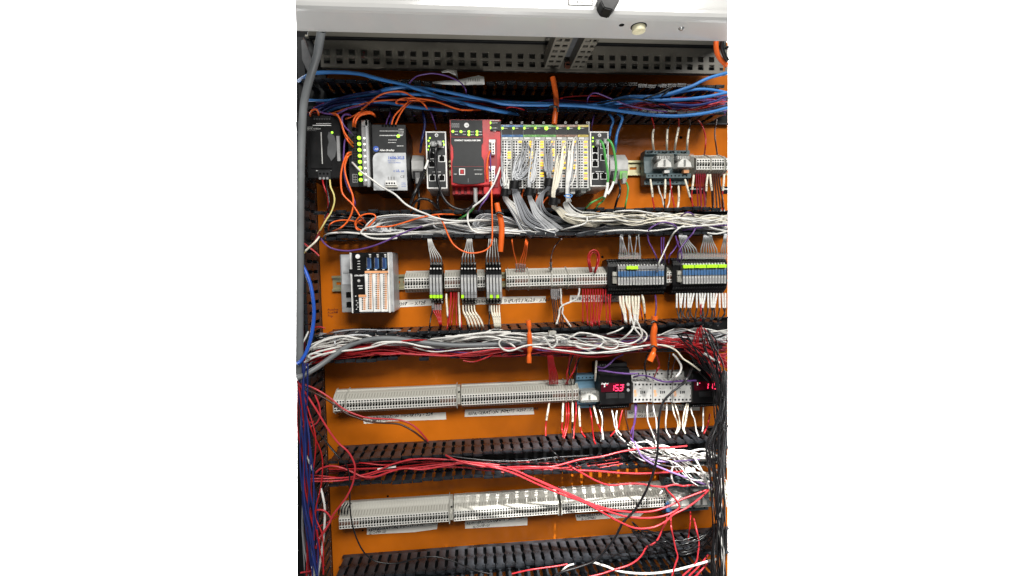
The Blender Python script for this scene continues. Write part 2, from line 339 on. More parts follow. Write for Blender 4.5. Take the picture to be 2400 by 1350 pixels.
duct(-199, -140, -318, 'slotted black duct crossed by the grey cable, full of white and red wires', missing_lo=(7, 8, 10, 11, 13, 16), seed=3)
duct(-466, -411, -318, 'slotted black duct with an empty left half above the lowest terminal row', seed=4)
duct(-735, -672, -318, 'lowest slotted black duct, grey with dust and shining in the lamp light', seed=5)
# upright duct on the left: fingers turned to point out of the plate, slots stacked upwards
t = thing('wire_duct', 'upright slotted black duct along the left edge of the orange plate', 'wire duct', (-344, 0, -200))
FM_V = FM_LO.copy(); FM_V.transform(Matrix.Rotation(-math.pi / 2, 4, 'Y'))
mb = MB(); mb.box(-346, -344, 1, 12.5, -800, 300, 'duct_black'); mb.build('duct_wall', t)
z = 290
while z > -800:
    inst('duct_finger', FM_V, t, (-1.5, 0, z + 200)); z -= 22

# ================================================================= DIN RAILS
def rail(xa, xb, zc, label):
    t = thing('din_rail', label, 'din rail', (xa, 0, zc))
    mb = MB()
    mb.box(xa, xb, 7.5, 8.5, zc + 12.5, zc + 17.5, 'rail_zinc'); mb.box(xa, xb, 7.5, 8.5, zc - 17.5, zc - 12.5, 'rail_zinc')
    mb.box(xa, xb, 1, 7.5, zc + 12, zc + 13, 'rail_zinc'); mb.box(xa, xb, 1, 7.5, zc - 13, zc - 12, 'rail_zinc')
    mb.box(xa, xb, 1, 2, zc + 3.2, zc + 12, 'rail_zinc'); mb.box(xa, xb, 1, 2, zc - 12, zc - 3.2, 'rail_zinc')
    x = xa
    while x < xb: mb.box(x, min(x + 8, xb), 1, 2, zc - 3.2, zc + 3.2, 'rail_zinc'); x += 25
    mb.build('rail_profile', t); return t
rail(-330, W(1706, 390, 8).x, 222, 'zinc din rail behind the top row of devices')
rail(W(778, 665, 8).x, W(1706, 650, 8).x, -35, 'zinc din rail of the second row, end showing left of the grey adapter')
rail(W(790, 940, 8).x, W(1706, 915, 8).x, -303, 'din rail hidden under the third row of terminals and contactors')
rail(W(796, 1200, 8).x, W(1706, 1180, 8).x, -571, 'din rail hidden under the lowest terminal row')

# ================================================================= TERMINAL STRIPS
def block_mesh(name, mid, tall=0.):
    mb = MB(); h = 3.0
    prof = [(9, -20), (9, 27 + tall), (18, 27 + tall), (20, 24 + tall), (30, 22), (46, 12.5), (46, -12.5), (32, -21)]
    mb.prx(prof, -h, h, 'cream')
    # wire entry recesses on the slopes
    for s in (1, -1):
        a = (32, 20.8) if s > 0 else (34, -19.8); b = (43, 14.3) if s > 0 else (44, -13.7)
        e = .35
        mb.add([(-.3, -(a[0] + e), a[1] + e * s), (2.2, -(a[0] + e), a[1] + e * s), (2.2, -(b[0] + e), b[1] + e * s), (-.3, -(b[0] + e), b[1] + e * s)], [(0, 1, 2, 3)], 'cream_dark')
    mb.box(-1.4, 1.6, 18, 18.4, 22.5 + tall, 26 + tall, 'white')
    mb.box(-2.85, 2.85, 46, 46.5, -12, 12, 'block_face'); mb.disc(0, 8.4, 46.5, 2.1, 'hole', 6, .3); mb.disc(0, -8.4, 46.5, 2.1, 'hole', 6, .3)
    mb.prd([(-2.5, -1.2), (-1.8, 4.4), (.6, 5.2), (2.5, 3.6), (2.1, -3.4), (.2, -5), (-2.2, -4.2)], 46.5, 46.8, mid)
    mb.add([(-2.9, -46.9, -1), (-2.2, -46.9, -1), (2.9, -46.9, 5), (2.2, -46.9, 5)], [(0, 1, 2, 3)], 'cream')
    me = mb.mesh(name); bm = bmesh.new(); bm.from_mesh(me); bmesh.ops.recalc_face_normals(bm, faces=bm.faces); bm.to_mesh(me); bm.free(); return me
TB = {'d': block_mesh('terminal_block', 'hole'), 'b': block_mesh('terminal_block', 'brown'), 'D': block_mesh('terminal_block', 'hole', 6), 'B': block_mesh('terminal_block', 'brown', 6)}
def plate_prof(zc, e=1.2, tall=0.): return [(8, zc - 21 - e), (8, zc + 28 + tall + e), (18, zc + 28 + tall + e), (31, zc + 22 + e), (47 + e, zc + 13 + e), (47 + e, zc - 13 - e), (33, zc - 22 - e)]
def strip(u0, u1, v, zc, pattern, label, tall=False, seps=(), group=None):
    xa, xb = W(u0, v, 46).x, W(u1, v, 46).x; n = max(1, round((xb - xa) / 6.2)); p = (xb - xa) / n
    t = thing('terminal_strip', label, 'terminal strip', (xa, 0, zc), group)
    for i in range(n):
        k = pattern(i, n); inst('terminal_block', TB[k.upper() if tall else k], t, (p * (i + .5), 0, 0)).scale = (p / 6.2, 1, 1)
    for s in list(seps) :
        xs = W(s, v, 46).x; mb = MB(); mb.prx(plate_prof(zc, 1.5, 6 if tall else 0), xs - .8, xs + .8, 'cream'); mb.build('end_plate', t)
    return t
def clamp(u, v, zc, label, tall=0):
    x = W(u, v, 46).x; t = thing('end_clamp', label, 'end clamp', (x, 0, zc))
    mb = MB(); mb.prx([(8, zc - 19), (8, zc + 26 + tall), (34, zc + 26 + tall), (34, zc + 8), (44, zc + 8), (44, zc - 10), (30, zc - 19)], x - 4, x + 3, 'cream'); mb.build('clamp_body', t, .5)
    mb = MB(); mb.disc(x, zc + 15, 34, 2.4, 'hole', 8, .4); mb.box(x - 2, x + 1, 44, 44.4, zc - 6, zc + 4, 'cream_dark'); mb.build('clamp_screw', t)
    mb = MB(); mb.prx(plate_prof(zc, 3, tall), x - 5.4, x - 4.2, 'cream'); mb.build('end_plate', t)
D_ = lambda i, n: 'd'
strip(1632, 1664, 384, 222, D_, 'short strip of five cream terminals right of the two clear relays', seps=(1665,))
strip(1668, 1697, 384, 222, D_, 'second short strip of cream terminals, next to the strip beside the relays', seps=(1697,))
strip(1701, 1706, 384, 222, D_, 'sliver of a terminal strip cut by the right edge in the top row')
strip(948, 1006, 663, -37, D_, 'short terminal strip just right of the grey network adapter')
strip(1042, 1079, 663, -37, lambda i, n: 'b', 'terminals with brown bridges between the first and second black relay groups')
strip(1119, 1137, 662, -37, D_, 'three terminals between the second and third black relay groups')
strip(1187, 1438, 658, -37, lambda i, n: 'b' if 3 <= i < 8 or 16 <= i < 21 or i > 25 else 'd', 'long terminal strip in the middle of the second row', seps=(1193, 1240, 1293, 1332))
strip(1557, 1580, 648, -37, lambda i, n: 'b', 'three cream terminals between the two banks of slim blue relays', seps=(1581,))
strip(782, 808, 950, -303, D_, 'four cream terminals at the far left of the third row', seps=(782,))
strip(812, 1070, 945, -303, lambda i, n: 'b' if i > n * .83 else 'd', 'long cream terminal strip above the tape marked X193-224', seps=(811,))
clamp(1076, 940, -303, 'end clamp between the two long terminal strips of the third row')
strip(1081, 1326, 930, -303, lambda i, n: 'b' if i > n * .85 else 'd', 'long cream terminal strip above the tape marked X257-X288', seps=(1327,))
strip(1329, 1340, 925, -303, lambda i, n: 'b', 'pair of terminals left of the last pair beside the blue relay socket', seps=(1341,))
strip(1343, 1355, 924, -303, lambda i, n: 'b', 'pair of terminals touching the blue relay socket', seps=(1356,))
strip(794, 1052, 1215, -571, lambda i, n: 'b' if i < 7 else 'd', 'lowest row, left terminal strip above the tape marked X001-032', True)
clamp(1058, 1205, -571, 'end clamp right of the left strip in the lowest row', 6)
strip(1063, 1308, 1197, -571, D_, 'lowest row, middle terminal strip glaring white in the lamp light', True, seps=(1309,))
strip(1317, 1560, 1184, -571, D_, 'lowest row, right terminal strip crossed by pink wires', True, seps=(1316, 1561))
mb = MB()
for i in range(4):
    p = W(796 + i * 7, 1190, 46); S = spline([Vector((p.x + 4, -40, p.z + 7)), Vector((p.x + 1, -52, p.z + 3)), Vector((p.x - 1, -52, p.z - 8)), Vector((p.x - 3, -47, p.z - 14))], 4); mb.tube(S, 1.6, 'w_black', 6)
solo('wire_jumper', mb, 'four short black jumper wires looped at the left end of the lowest strip', 'jumper', W(805, 1195, 46))
# ================================================================= DEVICES, TOP ROW
def port(mb, u, v, d, w=15, h=15, frame='white_print'):      # network socket with light outline, centre px
    s = 1.0; mb.rc(u - w / 2, v - h / 2, u + w / 2, v + h / 2, d + .4, d, frame); mb.rc(u - w / 2 + 1.3, v - h / 2 + 1.3, u + w / 2 - 1.3, v + h / 2 - 1.3, d + .7, d, 'hole')
    mb.rc(u - 2.5, v - h / 2 - .2, u + 2.5, v - h / 2 + 1.6, d + .8, d, 'hole')
def dot_text(mb, u0, u1, v, d, mt='white_print', h=1.2, seed=0, back=None):    # a line of print too small to read
    rg = random.Random(seed + int(u0 * 3 + v)); u = u0
    while u < u1:
        w = rg.uniform(1.2, 3.2); mb.rc(u, v - h / 2, min(u + w, u1), v + h / 2, d + .3, d, mt); u += w + rg.uniform(.6, 1.2)
# 1 black power supply
d = 105
t = thing('power_supply', 'matte black power supply at the far left of the top row', 'power supply', W(757, 350, 0))
mb = MB(); mb.rc(718, 270, 799, 418, d, 9, 'black'); mb.build('housing', t, 1.2)
mb = MB(); mb.rc(726, 279, 776, 395, d + 1.5, d, 'black'); mb.build('front_cover', t, .6)
mb = MB()
for i in range(7): mb.rc(735 + i * 5.9, 271, 739.5 + i * 5.9, 277, d + 2, d, 'charcoal'); mb.dpx(737 + i * 5.9, 279, d + 2, 1.8, 'darkgrey', 8, .5)
mb.build('input_terminals', t)
mb = MB(); mb.rc(745, 399, 775, 420, d + 4, d, 'charcoal')
for i in range(3): mb.dpx(750.5 + i * 8.5, 418, d + 4, 2.6, 'midgrey', 8, .6); mb.dpx(750.5 + i * 8.5, 407, d + 4, 2.2, 'hole', 8, .4)
mb.build('output_terminals', t, .4)
mb = MB(); mb.rc(733, 292.8, 776, 294.6, d + 2.2, d, 'white_print'); mb.rc(753, 310, 755, 384, d + 2.2, d, 'lightgrey'); dot_text(mb, 741, 776, 289.5, d + 1.6); dot_text(mb, 741, 777, 400, d + 1); mb.build('printed_lines', t)
q = [(770, 308), (783, 318), (788, 335), (789, 352), (785, 368), (776, 378), (773, 372), (767, 362), (767, 345), (770, 333), (767, 320)]
mb = MB(); mb.prd([(W(u, v, d + 2.5).x, W(u, v, d + 2.5).z) for u, v in q], d, d + 2.5, 'darkgrey'); mb.rc(789, 318, 797, 378, d + 2.5, d, 'midgrey'); mb.build('side_cover', t, .5)
mb = MB(); mb.dpx(778.5, 310.5, d + 2.6, 2.2, 'led_green', 10); mb.build('status_light', t)
text('OMRON', 720, 299, 2.2, d + 1.7, 'lightgrey', t); text('S8VK-024024', 720, 303.5, 3.4, d + 1.7, 'lightgrey', t); text('POWER SUPPLY', 720, 307, 1.8, d + 1.7, 'midgrey', t)

# 2 slim breaker module with eight green lights
t = thing('circuit_protector', 'slim dark module with a column of eight glowing green lights', 'breaker module', W(845, 360, 0)); d = 98
mb = MB(); mb.rc(817, 283, 872, 438, d, 9, 'black'); mb.rc(817, 283, 838, 438, d + .8, d, 'charcoal'); mb.build('housing', t, .8)
mb = MB(); mb.rc(849, 281, 866, 436, d + 5, d, 'midgrey'); mb.rc(849, 292, 857, 434, d + 6, d + 5, 'midgrey'); mb.build('label_holder', t, .6)
mb = MB(); mb.rc(858, 281, 864, 438, d + 8, d + 5, 'silver_face'); mb.rc(847, 281, 863, 295, d + 8, d + 5, 'metal'); mb.build('clear_cover', t, .5)
for i in range(8):
    v = 323.5 + i * 14; u = 841.5 + i * .6; mb = MB(); p = W(u, v, d); mb.cyl((p.x, -d, p.z), (0, -1, 0), 3.9, 3, 'led_green', 12, 3.2); mb.build('push_light', t)
mb = MB()
for i in range(8): mb.dpx(854 + i * .5, 324 + i * 14, d + 6.2, 2.2, 'led_white', 8)
mb.build('marker_dots', t)
mb = MB()
for i in range(12): mb.rc(828, 313 + i * 6, 831, 317 + i * 6, d + 1, d, 'hole'); mb.rc(833, 313 + i * 6, 836.5, 317 + i * 6, d + 1, d, 'hole')
for r_, (a, b) in enumerate(((825, 292), (825, 301))): mb.rc(a, b, a + 7, b + 6, d + 1.1, d, 'hole'); mb.rc(a + 9, b, a + 14, b + 6, d + 1.1, d, 'hole')
mb.rc(826, 408, 838, 428, d + 1, d, 'midgrey')
for i in range(3): mb.rc(828, 410 + i * 6, 831.5, 414 + i * 6, d + 1.3, d, 'hole'); mb.rc(833, 410 + i * 6, 836.5, 414 + i * 6, d + 1.3, d, 'hole')
mb.build('wire_sockets', t)

# 3 buffer module, black above silver
t = thing('power_supply', 'power module with a dark top and a silver lower face with blue print', 'power supply', W(913, 370, 0)); d = 112
mb = MB(); mb.rc(873, 292, 953, 447, d, 9, 'black'); mb.build('housing', t, 1)
mb = MB(); mb.rc(873, 293, 951, 358, d + 1, d, 'charcoal'); mb.build('upper_face', t)
q = [(876, 446), (873.5, 372), (876, 364), (881, 359.5), (887, 358), (951, 358), (955, 446)]
mb = MB(); mb.prd([(W(u, v, d + 1.8).x, W(u, v, d + 1.8).z) for u, v in q], d, d + 1.8, 'silver_face'); mb.build('silver_cover', t)
mb = MB()
for i in range(5): mb.dpx(897 + i * 7.6, 295, d + 1, 2.7, 'hole', 8, .6)
mb.build('screw_terminals', t)
mb = MB(); dot_text(mb, 890, 944, 307, d + 1); dot_text(mb, 890, 943, 317.5, d + 1, h=1.8); dot_text(mb, 910, 930, 328, d + 1); dot_text(mb, 910, 928, 334, d + 1); dot_text(mb, 930, 946, 342, d + 1)
for k in range(4): dot_text(mb, 934, 946, 303 + k * 4.3, d + 1)
mb.build('printed_lines', t)
mb = MB(); mb.dpx(933.5, 319, d + 1.2, 3.2, 'led_green', 10); mb.build('status_light', t)
mb = MB(); mb.dpx(881.5, 349, d + 1.2, 5.6, 'logo_blue', 16); mb.build('logo_badge', t)
text('AB', 877.8, 351.5, 4, d + 2, 'silver_face', t, shear=.2, bold=.15); text('Allen-Bradley', 890, 354, 3.8, d + 1.3, 'white_print', t, shear=.3, bold=.12)
text('1606-XLS', 909, 373, 6, d + 2.1, 'logo_blue', t, bold=.25); text('Buffer Unit', 909, 378, 2.4, d + 2.1, 'logo_blue', t); text('1606-XLSBUFFER24', 909, 382.5, 2.2, d + 2.1, 'logo_blue', t)
text('c UL us', 922, 403, 5, d + 2.1, 'logo_blue', t, bold=.1); text('CE', 938, 417, 5.2, d + 2.1, 'ink', t)
mb = MB(); mb.rc(903, 423, 929, 434, d + 10, d, 'white'); mb.rc(903, 434, 932, 439, d + 8, d, 'cream'); mb.build('plug', t, .5)
mb = MB()
for i in range(4): mb.dpx(906.5 + i * 6, 429.5, d + 10, 1.8, 'hole', 8)
for i in range(3): mb.rc(909 + i * 6.5, 414, 912 + i * 6.5, 421, d + 2.2, d, 'midgrey')
for k in range(3): dot_text(mb, 941, 951, 429 + k * 4, d + 1.8, 'logo_blue')
mb.build('plug_holes', t)

# small grey couplers
def coupler(u0, v0, u1, v1, label, n=1, flip=False):
    t = thing('network_coupler', label, 'network coupler', W((u0 + u1) / 2, (v0 + v1) / 2, 0)); d = 60; um = (u0 + u1) / 2
    a = RC(u0, v0, u1, v1, d); h = a[3] - a[2]
    mb = MB(); mb.prx([(9, a[2]), (9, a[3] - 2), (38, a[3]), (d, a[3] - h * .30), (d, a[3] - h * .62), (48, a[2] + 3)], a[0], a[1], 'lightgrey'); mb.build('housing', t, .8)
    w = (a[1] - a[0]) / n
    for i in range(n):
        mb = MB(); mb.box(a[0] + w * i + 2, a[0] + w * (i + 1) - 2, 50, d - 2, a[2] + 2, a[3] - h * .64, 'black' if not (flip and i) else 'green_band'); mb.build('socket', t)
        mb = MB(); xm = a[0] + w * (i + .5); mb.box(xm - 5, xm + 5, d - 6, d + 5, a[2] - 10, a[3] - h * .75, 'clear_sleeve'); mb.box(xm - 3.5, xm + 3.5, d - 4, d + 3, a[2] - 9, a[2] + 4, 'lightgrey'); mb.build('plug', t, .8)
    return t
coupler(964, 358, 993, 421, 'narrow grey network coupler left of the switch with a white frame')
coupler(1430, 357, 1473, 421, 'double grey network coupler with green wires right of the second switch', 2, True)

# network switches
def switch(u0, v0, u1, v1, ports, label, leds, plugs):
    d = 112; t = thing('network_switch', label, 'network switch', W((u0 + u1) / 2, (v0 + v1) / 2, 0))
    mb = MB(); mb.rc(u0, v0, u1, v1, d, 9, 'lightgrey'); mb.build('housing', t, 1)
    mb = MB(); mb.rc(u0, v0, u1, v1, d + 1.2, d, 'white'); mb.build('front_frame', t, .4)
    mb = MB(); mb.rc(u0 + 3, v0 + 3, u1 - 3, v1 - 3, d + 1.8, d, 'charcoal'); mb.build('front_label', t)
    for (u, v) in ports: mb = MB(); port(mb, u, v, d + 1.8); mb.build('port', t)
    mb = MB(); mb.dpx((u0 + u1) / 2, v0 + 9, d + 2, 3.6, 'white_print', 12); mb.dpx((u0 + u1) / 2, v0 + 9, d + 2.6, 2.2, 'midgrey', 12, .2); mb.build('logo_badge', t)
    for (u, v) in leds: mb = MB(); mb.dpx(u, v, d + 2, 1.9, 'led_green', 8); mb.build('port_light', t)
    mb = MB(); dot_text(mb, (u0 + u1) / 2 - 9, (u0 + u1) / 2 + 11, v0 + 94 if u0 > 1200 else v0 + 95, d + 1.9); mb.build('printed_line', t)
    for (u, v) in plugs: mb = MB(); mb.rc(u - 5.5, v - 7, u + 5.5, v + 6, d + 14, d + 1, 'clear_sleeve'); mb.rc(u - 3.5, v - 5, u + 3.5, v + 5, d + 12, d + 1, 'lightgrey'); mb.build('network_plug', t, .8)
    return t
switch(999, 308, 1047, 442, [(1012, 365), (1012, 385), (1035.5, 372), (1013, 417), (1035.5, 417), (1015, 342), (1033, 338)], 'white framed network switch between the silver faced power module and the red controller',
       [(1007.5, 323.5), (1004.5, 330), (1006, 343), (1004.5, 351), (1039, 332), (1041, 339)], [(1015, 337), (1031, 336)])
switch(1383, 308, 1427, 437, [(1395, 351), (1395, 367), (1395, 384), (1415, 369), (1395, 413), (1415, 413), (1415, 341)], 'white framed network switch with two green cables right of the yellow lit modules',
       [(1389.5, 323), (1389, 331), (1390, 344)], [(1402, 333), (1420, 331)])

# red safety controller
t = thing('controller', 'red and dark grey controller with green status lights', 'controller', W(1112, 360, 0)); d = 112
mb = MB(); mb.rc(1056, 280, 1150, 434, d, 9, 'red_plastic'); mb.build('housing', t, 1.2)
mb = MB(); mb.rc(1060, 434, 1168, 456, 92, 9, 'dark_red')
for i in range(6): mb.rc(1066 + i * 14, 438, 1074 + i * 14, 455, 93.5, 90, 'red_plastic')
mb.build('lower_housing', t, .8)
mb = MB(); mb.rc(1057, 281, 1131, 320, d + 1.5, d, 'charcoal'); mb.build('status_panel', t, .4)
q = [(1057, 322), (1132, 322), (1132, 334), (1129, 340), (1129, 366), (1134, 376), (1136, 427), (1118, 431), (1095, 432), (1075, 431), (1061, 427), (1060, 380), (1063, 368), (1062, 345), (1057, 335)]
mb = MB(); mb.prd([(W(u, v, d + 2).x, W(u, v, d + 2).z) for u, v in q], d, d + 2, 'charcoal'); mb.build('door', t, .4)
mb = MB(); mb.rc(1062, 390, 1134, 390.8, d + 2.2, d, 'dark_red'); mb.rc(1057, 320.5, 1133, 322, d + 1.8, d, 'dark_red'); mb.build('door_seam', t)
mb = MB(); mb.dpx(1093.5, 293.5, d + 1.6, 5, 'white_print', 16); mb.build('logo_badge', t); text('AB', 1091, 295.5, 3, d + 2.3, 'midgrey', t)
mb = MB()
for i in range(4): mb.rc(1058.5 + i * 4.7, 289, 1062.2 + i * 4.7, 298.5, d + 1.8, d, 'midgrey'); mb.rc(1059.7 + i * 4.7, 290.5, 1061 + i * 4.7, 297, d + 2, d, 'charcoal')
mb.build('display', t)
for (u, v) in [(1061.5, 308), (1080.5, 308.5), (1099, 308.5), (1118, 308.5), (1099, 315.5), (1118, 315.5)]: mb = MB(); mb.dpx(u, v, d + 1.6, 2.7, 'led_green', 10); mb.build('status_light', t)
mb = MB()
for (u, v) in [(1066, 308), (1085, 308), (1104, 309), (1123, 309), (1066, 315), (1085, 315), (1104, 315.5), (1123, 315.5)]: dot_text(mb, u, u + 7, v, d + 1.6)
dot_text(mb, 1111, 1130, 398, d + 2.1, 'lightgrey'); dot_text(mb, 1113, 1130, 408, d + 2.1, 'lightgrey', 2.2); dot_text(mb, 1064, 1071, 408, d + 2.1, 'lightgrey', 2); mb.rc(1097, 418, 1097.8, 427, d + 2.3, d, 'midgrey'); mb.build('printed_lines', t)
text('COMPACT GUARDLOGIX 5380', 1065, 330.5, 3.0, d + 2.4, 'white_print', t, bold=.22, sx=.93)
mb = MB(); mb.rc(1076, 395, 1090, 410, d + 2.6, d, 'white'); mb.rc(1078, 397, 1088, 408, d + 2.9, d, 'dark_red'); mb.rc(1081, 399, 1085, 406, d + 3.2, d, 'red_plastic'); mb.build('usb_port', t)
# red right column with the white plugs
mb = MB(); mb.rc(1132, 280, 1174, 455, d - 6, 9, 'red_plastic'); mb.rc(1145, 325, 1167, 440, d - 4, d - 10, 'dark_red'); mb.build('right_column', t, 1)
mb = MB(); mb.rc(1145, 284, 1174, 306, d - 3, d - 6, 'charcoal'); mb.rc(1145, 281, 1174, 284, d - 2.6, d - 6, 'red_plastic'); mb.build('power_status_panel', t)
mb = MB(); dot_text(mb, 1148, 1170, 282.5, d - 2.4, h=1.6); dot_text(mb, 1154, 1167, 288, d - 3); dot_text(mb, 1154, 1165, 300, d - 3); dot_text(mb, 1157, 1163, 307, d - 3); mb.build('printed_lines', t)
for v in (288, 299.5): mb = MB(); mb.dpx(1148.5, v, d - 2.8, 2.9, 'led_green', 10); mb.build('status_light', t)
for (v0, v1) in ((327, 361), (389, 432)):
    mb = MB(); mb.rc(1146, v0, 1161, v0 + 6, d + 6, d - 6, 'white'); mb.rc(1146, v0 + 6, 1152, v1 - 6, d + 1, d - 6, 'lightgrey'); mb.rc(1152, v0 + 6, 1160, v1, d + 6, d - 6, 'white')
    n = 4 if v0 < 350 else 6
    for i in range(n): mb.dpx(1156, v0 + 11 + i * 6.4, d + 6, 1.7, 'hole', 8); mb.dpx(1149, v0 + 12 + i * 6.4, d + 1, 1.6, 'hole', 8)
    mb.build('plug', t, .3)
mb = MB(); mb.rc(1110, 440, 1119, 478, 108, 98, 'clear_sleeve'); mb.rc(1111.5, 442, 1117, 476, 106, 100, 'lightgrey'); mb.build('network_plug', t, .8)

# eight slim input / output modules
kinds = [('blue_band', 'first from the red controller, blue bands'), ('blue_band', 'second from the red controller, blue bands'), ('green_band', 'leftmost of three with green bands'), ('green_band', 'middle of three with green bands'),
         ('green_band', 'rightmost of three with green bands, brightest green light'), ('brown_band', 'left one of two with brown bands'), ('brown_band', 'right one of two with brown bands'), ('yellow_band', 'yellow bands, beside the white framed switch')]
LIT = [[4, 5, 6], [0], [0, 1, 2, 4, 5, 6, 8, 9, 10, 12, 13, 14], [0, 1, 2, 5, 8, 9, 12, 13], [0, 3, 4, 5, 11], [0, 2, 4, 6, 8, 10], [0, 9, 10], [0, 2, 4, 6, 8, 10, 12, 14]]
for i, (bc, lab) in enumerate(kinds):
    d = 104; u0 = 1175.3 + i * 25.6; u1 = u0 + 25.2; t = thing('io_module', 'slim grey io module, ' + lab, 'io module', W((u0 + u1) / 2, 370, 0), 'slim io modules beside the red controller')
    mb = MB(); mb.rc(u0, 292, u1, 441, d, 9, 'lightgrey'); mb.build('housing', t, .5)
    mb = MB(); mb.rc(u0 + .3, 293, u1 - .2, 297.5, d + 2, d, bc); mb.rc(u0 + .3, 316, u1 - .2, 320.5, d + 2, d, bc); mb.build('colour_band', t)
    mb = MB(); mb.rc(u0 + .3, 297.5, u1 - .2, 316, d + 1.8, d, 'charcoal'); mb.build('status_panel', t)
    mb = MB(); dot_text(mb, u0 + 4, u0 + 18, 295.2, d + 2); dot_text(mb, u0 + 6, u0 + 14, 300.5, d + 1.9); dot_text(mb, u0 + 5, u0 + 20, 318.3, d + 2, 'ink'); mb.build('printed_lines', t)
    mb = MB(); mb.dpx(u0 + 2.6, 300.5, d + 2, 4.2 if i == 4 else 2.5, 'led_green', 10); mb.build('status_light', t)
    mb = MB(); mb.rc(u0 + 2, 321.5, u0 + 15, 327, d + 4, d, 'white'); mb.rc(u0 + 16, 321.5, u1 - .5, 328, d + 3, d, 'lightgrey'); mb.build('label_slot', t, .3)
    mb = MB(); mb.rc(u0 + .8, 328.5, u1 - .8, 441, d + 6, d, 'lightgrey'); mb.rc(u0 + 6.5, 329, u0 + 12, 441, d + 7.4, d, 'white'); mb.build('terminal_block', t, .4)
    for k in range(18):
        v = 332.5 + k * 6.15; mb = MB()
        if k == 0: hm = MB(); im = MB()
        hm.dpx(u0 + 3.4, v, d + 6, 1.9, 'hole', 6); hm.dpx(u0 + 9.3, v, d + 7.4, 1.9, 'hole', 6)
        if k in LIT[i]: im.dpx(u0 + 16, v, d + 6.3, 1.9, 'led_yellow', 8, 1.4); im.dpx(u0 + 20.2, v, d + 6.3, 1.9, 'led_yellow', 8, 1.4)
        elif k < 15: im.rc(u0 + 15, v - 1.2, u0 + 21.5, v + 1.2, d + 6.6, d, 'peach' if (k % 3 == 1 and i > 1) else 'black')
        else: im.rc(u0 + 14, v - 1.6, u0 + 22, v + 1.6, d + 6.6, d, 'hole')
    hm.build('wire_entries', t, kind='stuff'); im.build('channel_lights', t, kind='stuff')
    mb = MB(); a = W(u1 - 2.5, 288.5, d + 3); mb.cyl((a.x, -d, a.z), (0, 0, 1), 2.6, 3.5, 'white', 8); mb.disc(a.x, a.z + 1.6, d + 2.6, 1.2, 'hole', 6, .4); mb.build('latch', t)
    mb = MB(); mb.rc(u0 + 8, 441, u0 + 19, 448 + (i * 5) % 8, 98, 40, 'lightgrey'); mb.build('lower_latch', t, .6)
t = thing('module_end_cover', 'light grey end cap right of the module with yellow bands', 'end cap', W(1381, 370, 0))
mb = MB(); mb.rc(1379.6, 290, 1383, 446, 104, 9, 'lightgrey'); mb.build('cap_body', t, .6)
mb = MB(); a = W(1381, 289, 104); mb.cyl((a.x, -100, a.z), (0, 0, 1), 2.4, 4, 'white', 8); mb.build('latch', t)

# relay sockets with clear relays
def relay_socket(label, cu, vtop, vbot, u0, u1, relays, d0=38, mt='teal', tags=()):
    t = thing('relay_socket', label, 'relay socket', W((u0 + u1) / 2, (vtop + vbot) / 2, 0))
    a = RC(u0, vtop, u1, vbot, d0); H = a[3] - a[2]
    mb = MB(); mb.prx([(9, a[2]), (9, a[3]), (d0, a[3]), (d0, a[3] - H * .12), (30, a[3] - H * .16), (30, a[3] - H * .3), (34, a[2] + H * .34), (d0 + 6, a[2] + H * .3), (d0 + 6, a[2] + H * .17), (d0 - 6, a[2] + H * .14), (d0 - 6, a[2])], a[0], a[1], mt); mb.build('socket_body', t, .7)
    mb = MB(); n = int((a[1] - a[0]) / 9)
    for i in range(n):
        x = a[0] + 6 + i * 9; mb.disc(x, a[3] - H * .06, d0, 1.9, 'hole', 8, .3); mb.disc(x, a[2] + H * .235, d0 + 6, 1.9, 'hole', 8, .3)
        if i % 4 in (0, 3): mb.disc(x, a[2] + H * .07, d0 - 6, 1.9, 'hole', 8, .3)
    mb.build('screw_holes', t)
    for (r0, r1, rv0, rv1) in relays:
        b = RC(r0, rv0, r1, rv1, 66); h = b[3] - b[2]; xm = (b[0] + b[1]) / 2
        mb = MB(); mb.box(b[0], b[1], 32, 66, b[2], b[3], 'clear'); rl = mb.build('relay_cover', t, 1.5)
        mb = MB(); mb.prd([(b[0] + 3, b[2] + 3), (b[1] - 3, b[2] + 3), (b[1] - 5, b[2] + h * .4), (xm + 5, b[3] - h * .32), (xm - 5, b[3] - h * .32), (b[0] + 5, b[2] + h * .4)], 36, 60, 'white'); mb.box(b[0] + 4, b[1] - 4, 34, 52, b[3] - h * .3, b[3] - 2, 'midgrey')
        mb.box(xm - 2, xm + 2, 60, 62, b[2] + 5, b[3] - h * .4, 'darkgrey')
        for k in range(5): mb.box(b[0] + 5 + k * (b[1] - b[0] - 10) / 5, b[0] + 7.5 + k * (b[1] - b[0] - 10) / 5, 52, 56, b[3] - h * .3, b[3] - 3, 'metal')
        mb.build('relay_works', t)
    for (tu0, tv0, tu1, tv1, mt2) in tags: mb = MB(); mb.rc(tu0, tv0, tu1, tv1, d0 + 14, d0, mt2); mb.build('marker_tag', t)
    return t
relay_socket('dark teal socket holding two clear relays in the top row', 0, 352, 432, 1512, 1617, [(1540, 1580, 360, 393), (1588, 1627, 360, 393)], tags=[(1557, 399, 1569, 405, 'white'), (1603, 398, 1615, 405, 'peach')])
relay_socket('small blue relay socket with one clear relay left of the display reading 15.3', 0, 880, 958, 1351, 1400, [(1361, 1405, 918, 943)], mt='teal_blue', tags=[])
relay_socket('dark teal relay sockets at the lower right half hidden by pink and black wires', 0, 1120, 1202, 1556, 1664, [(1572, 1622, 1160, 1192), (1630, 1664, 1158, 1190)], tags=[(1561, 1180, 1575, 1200, 'marker_blue')])
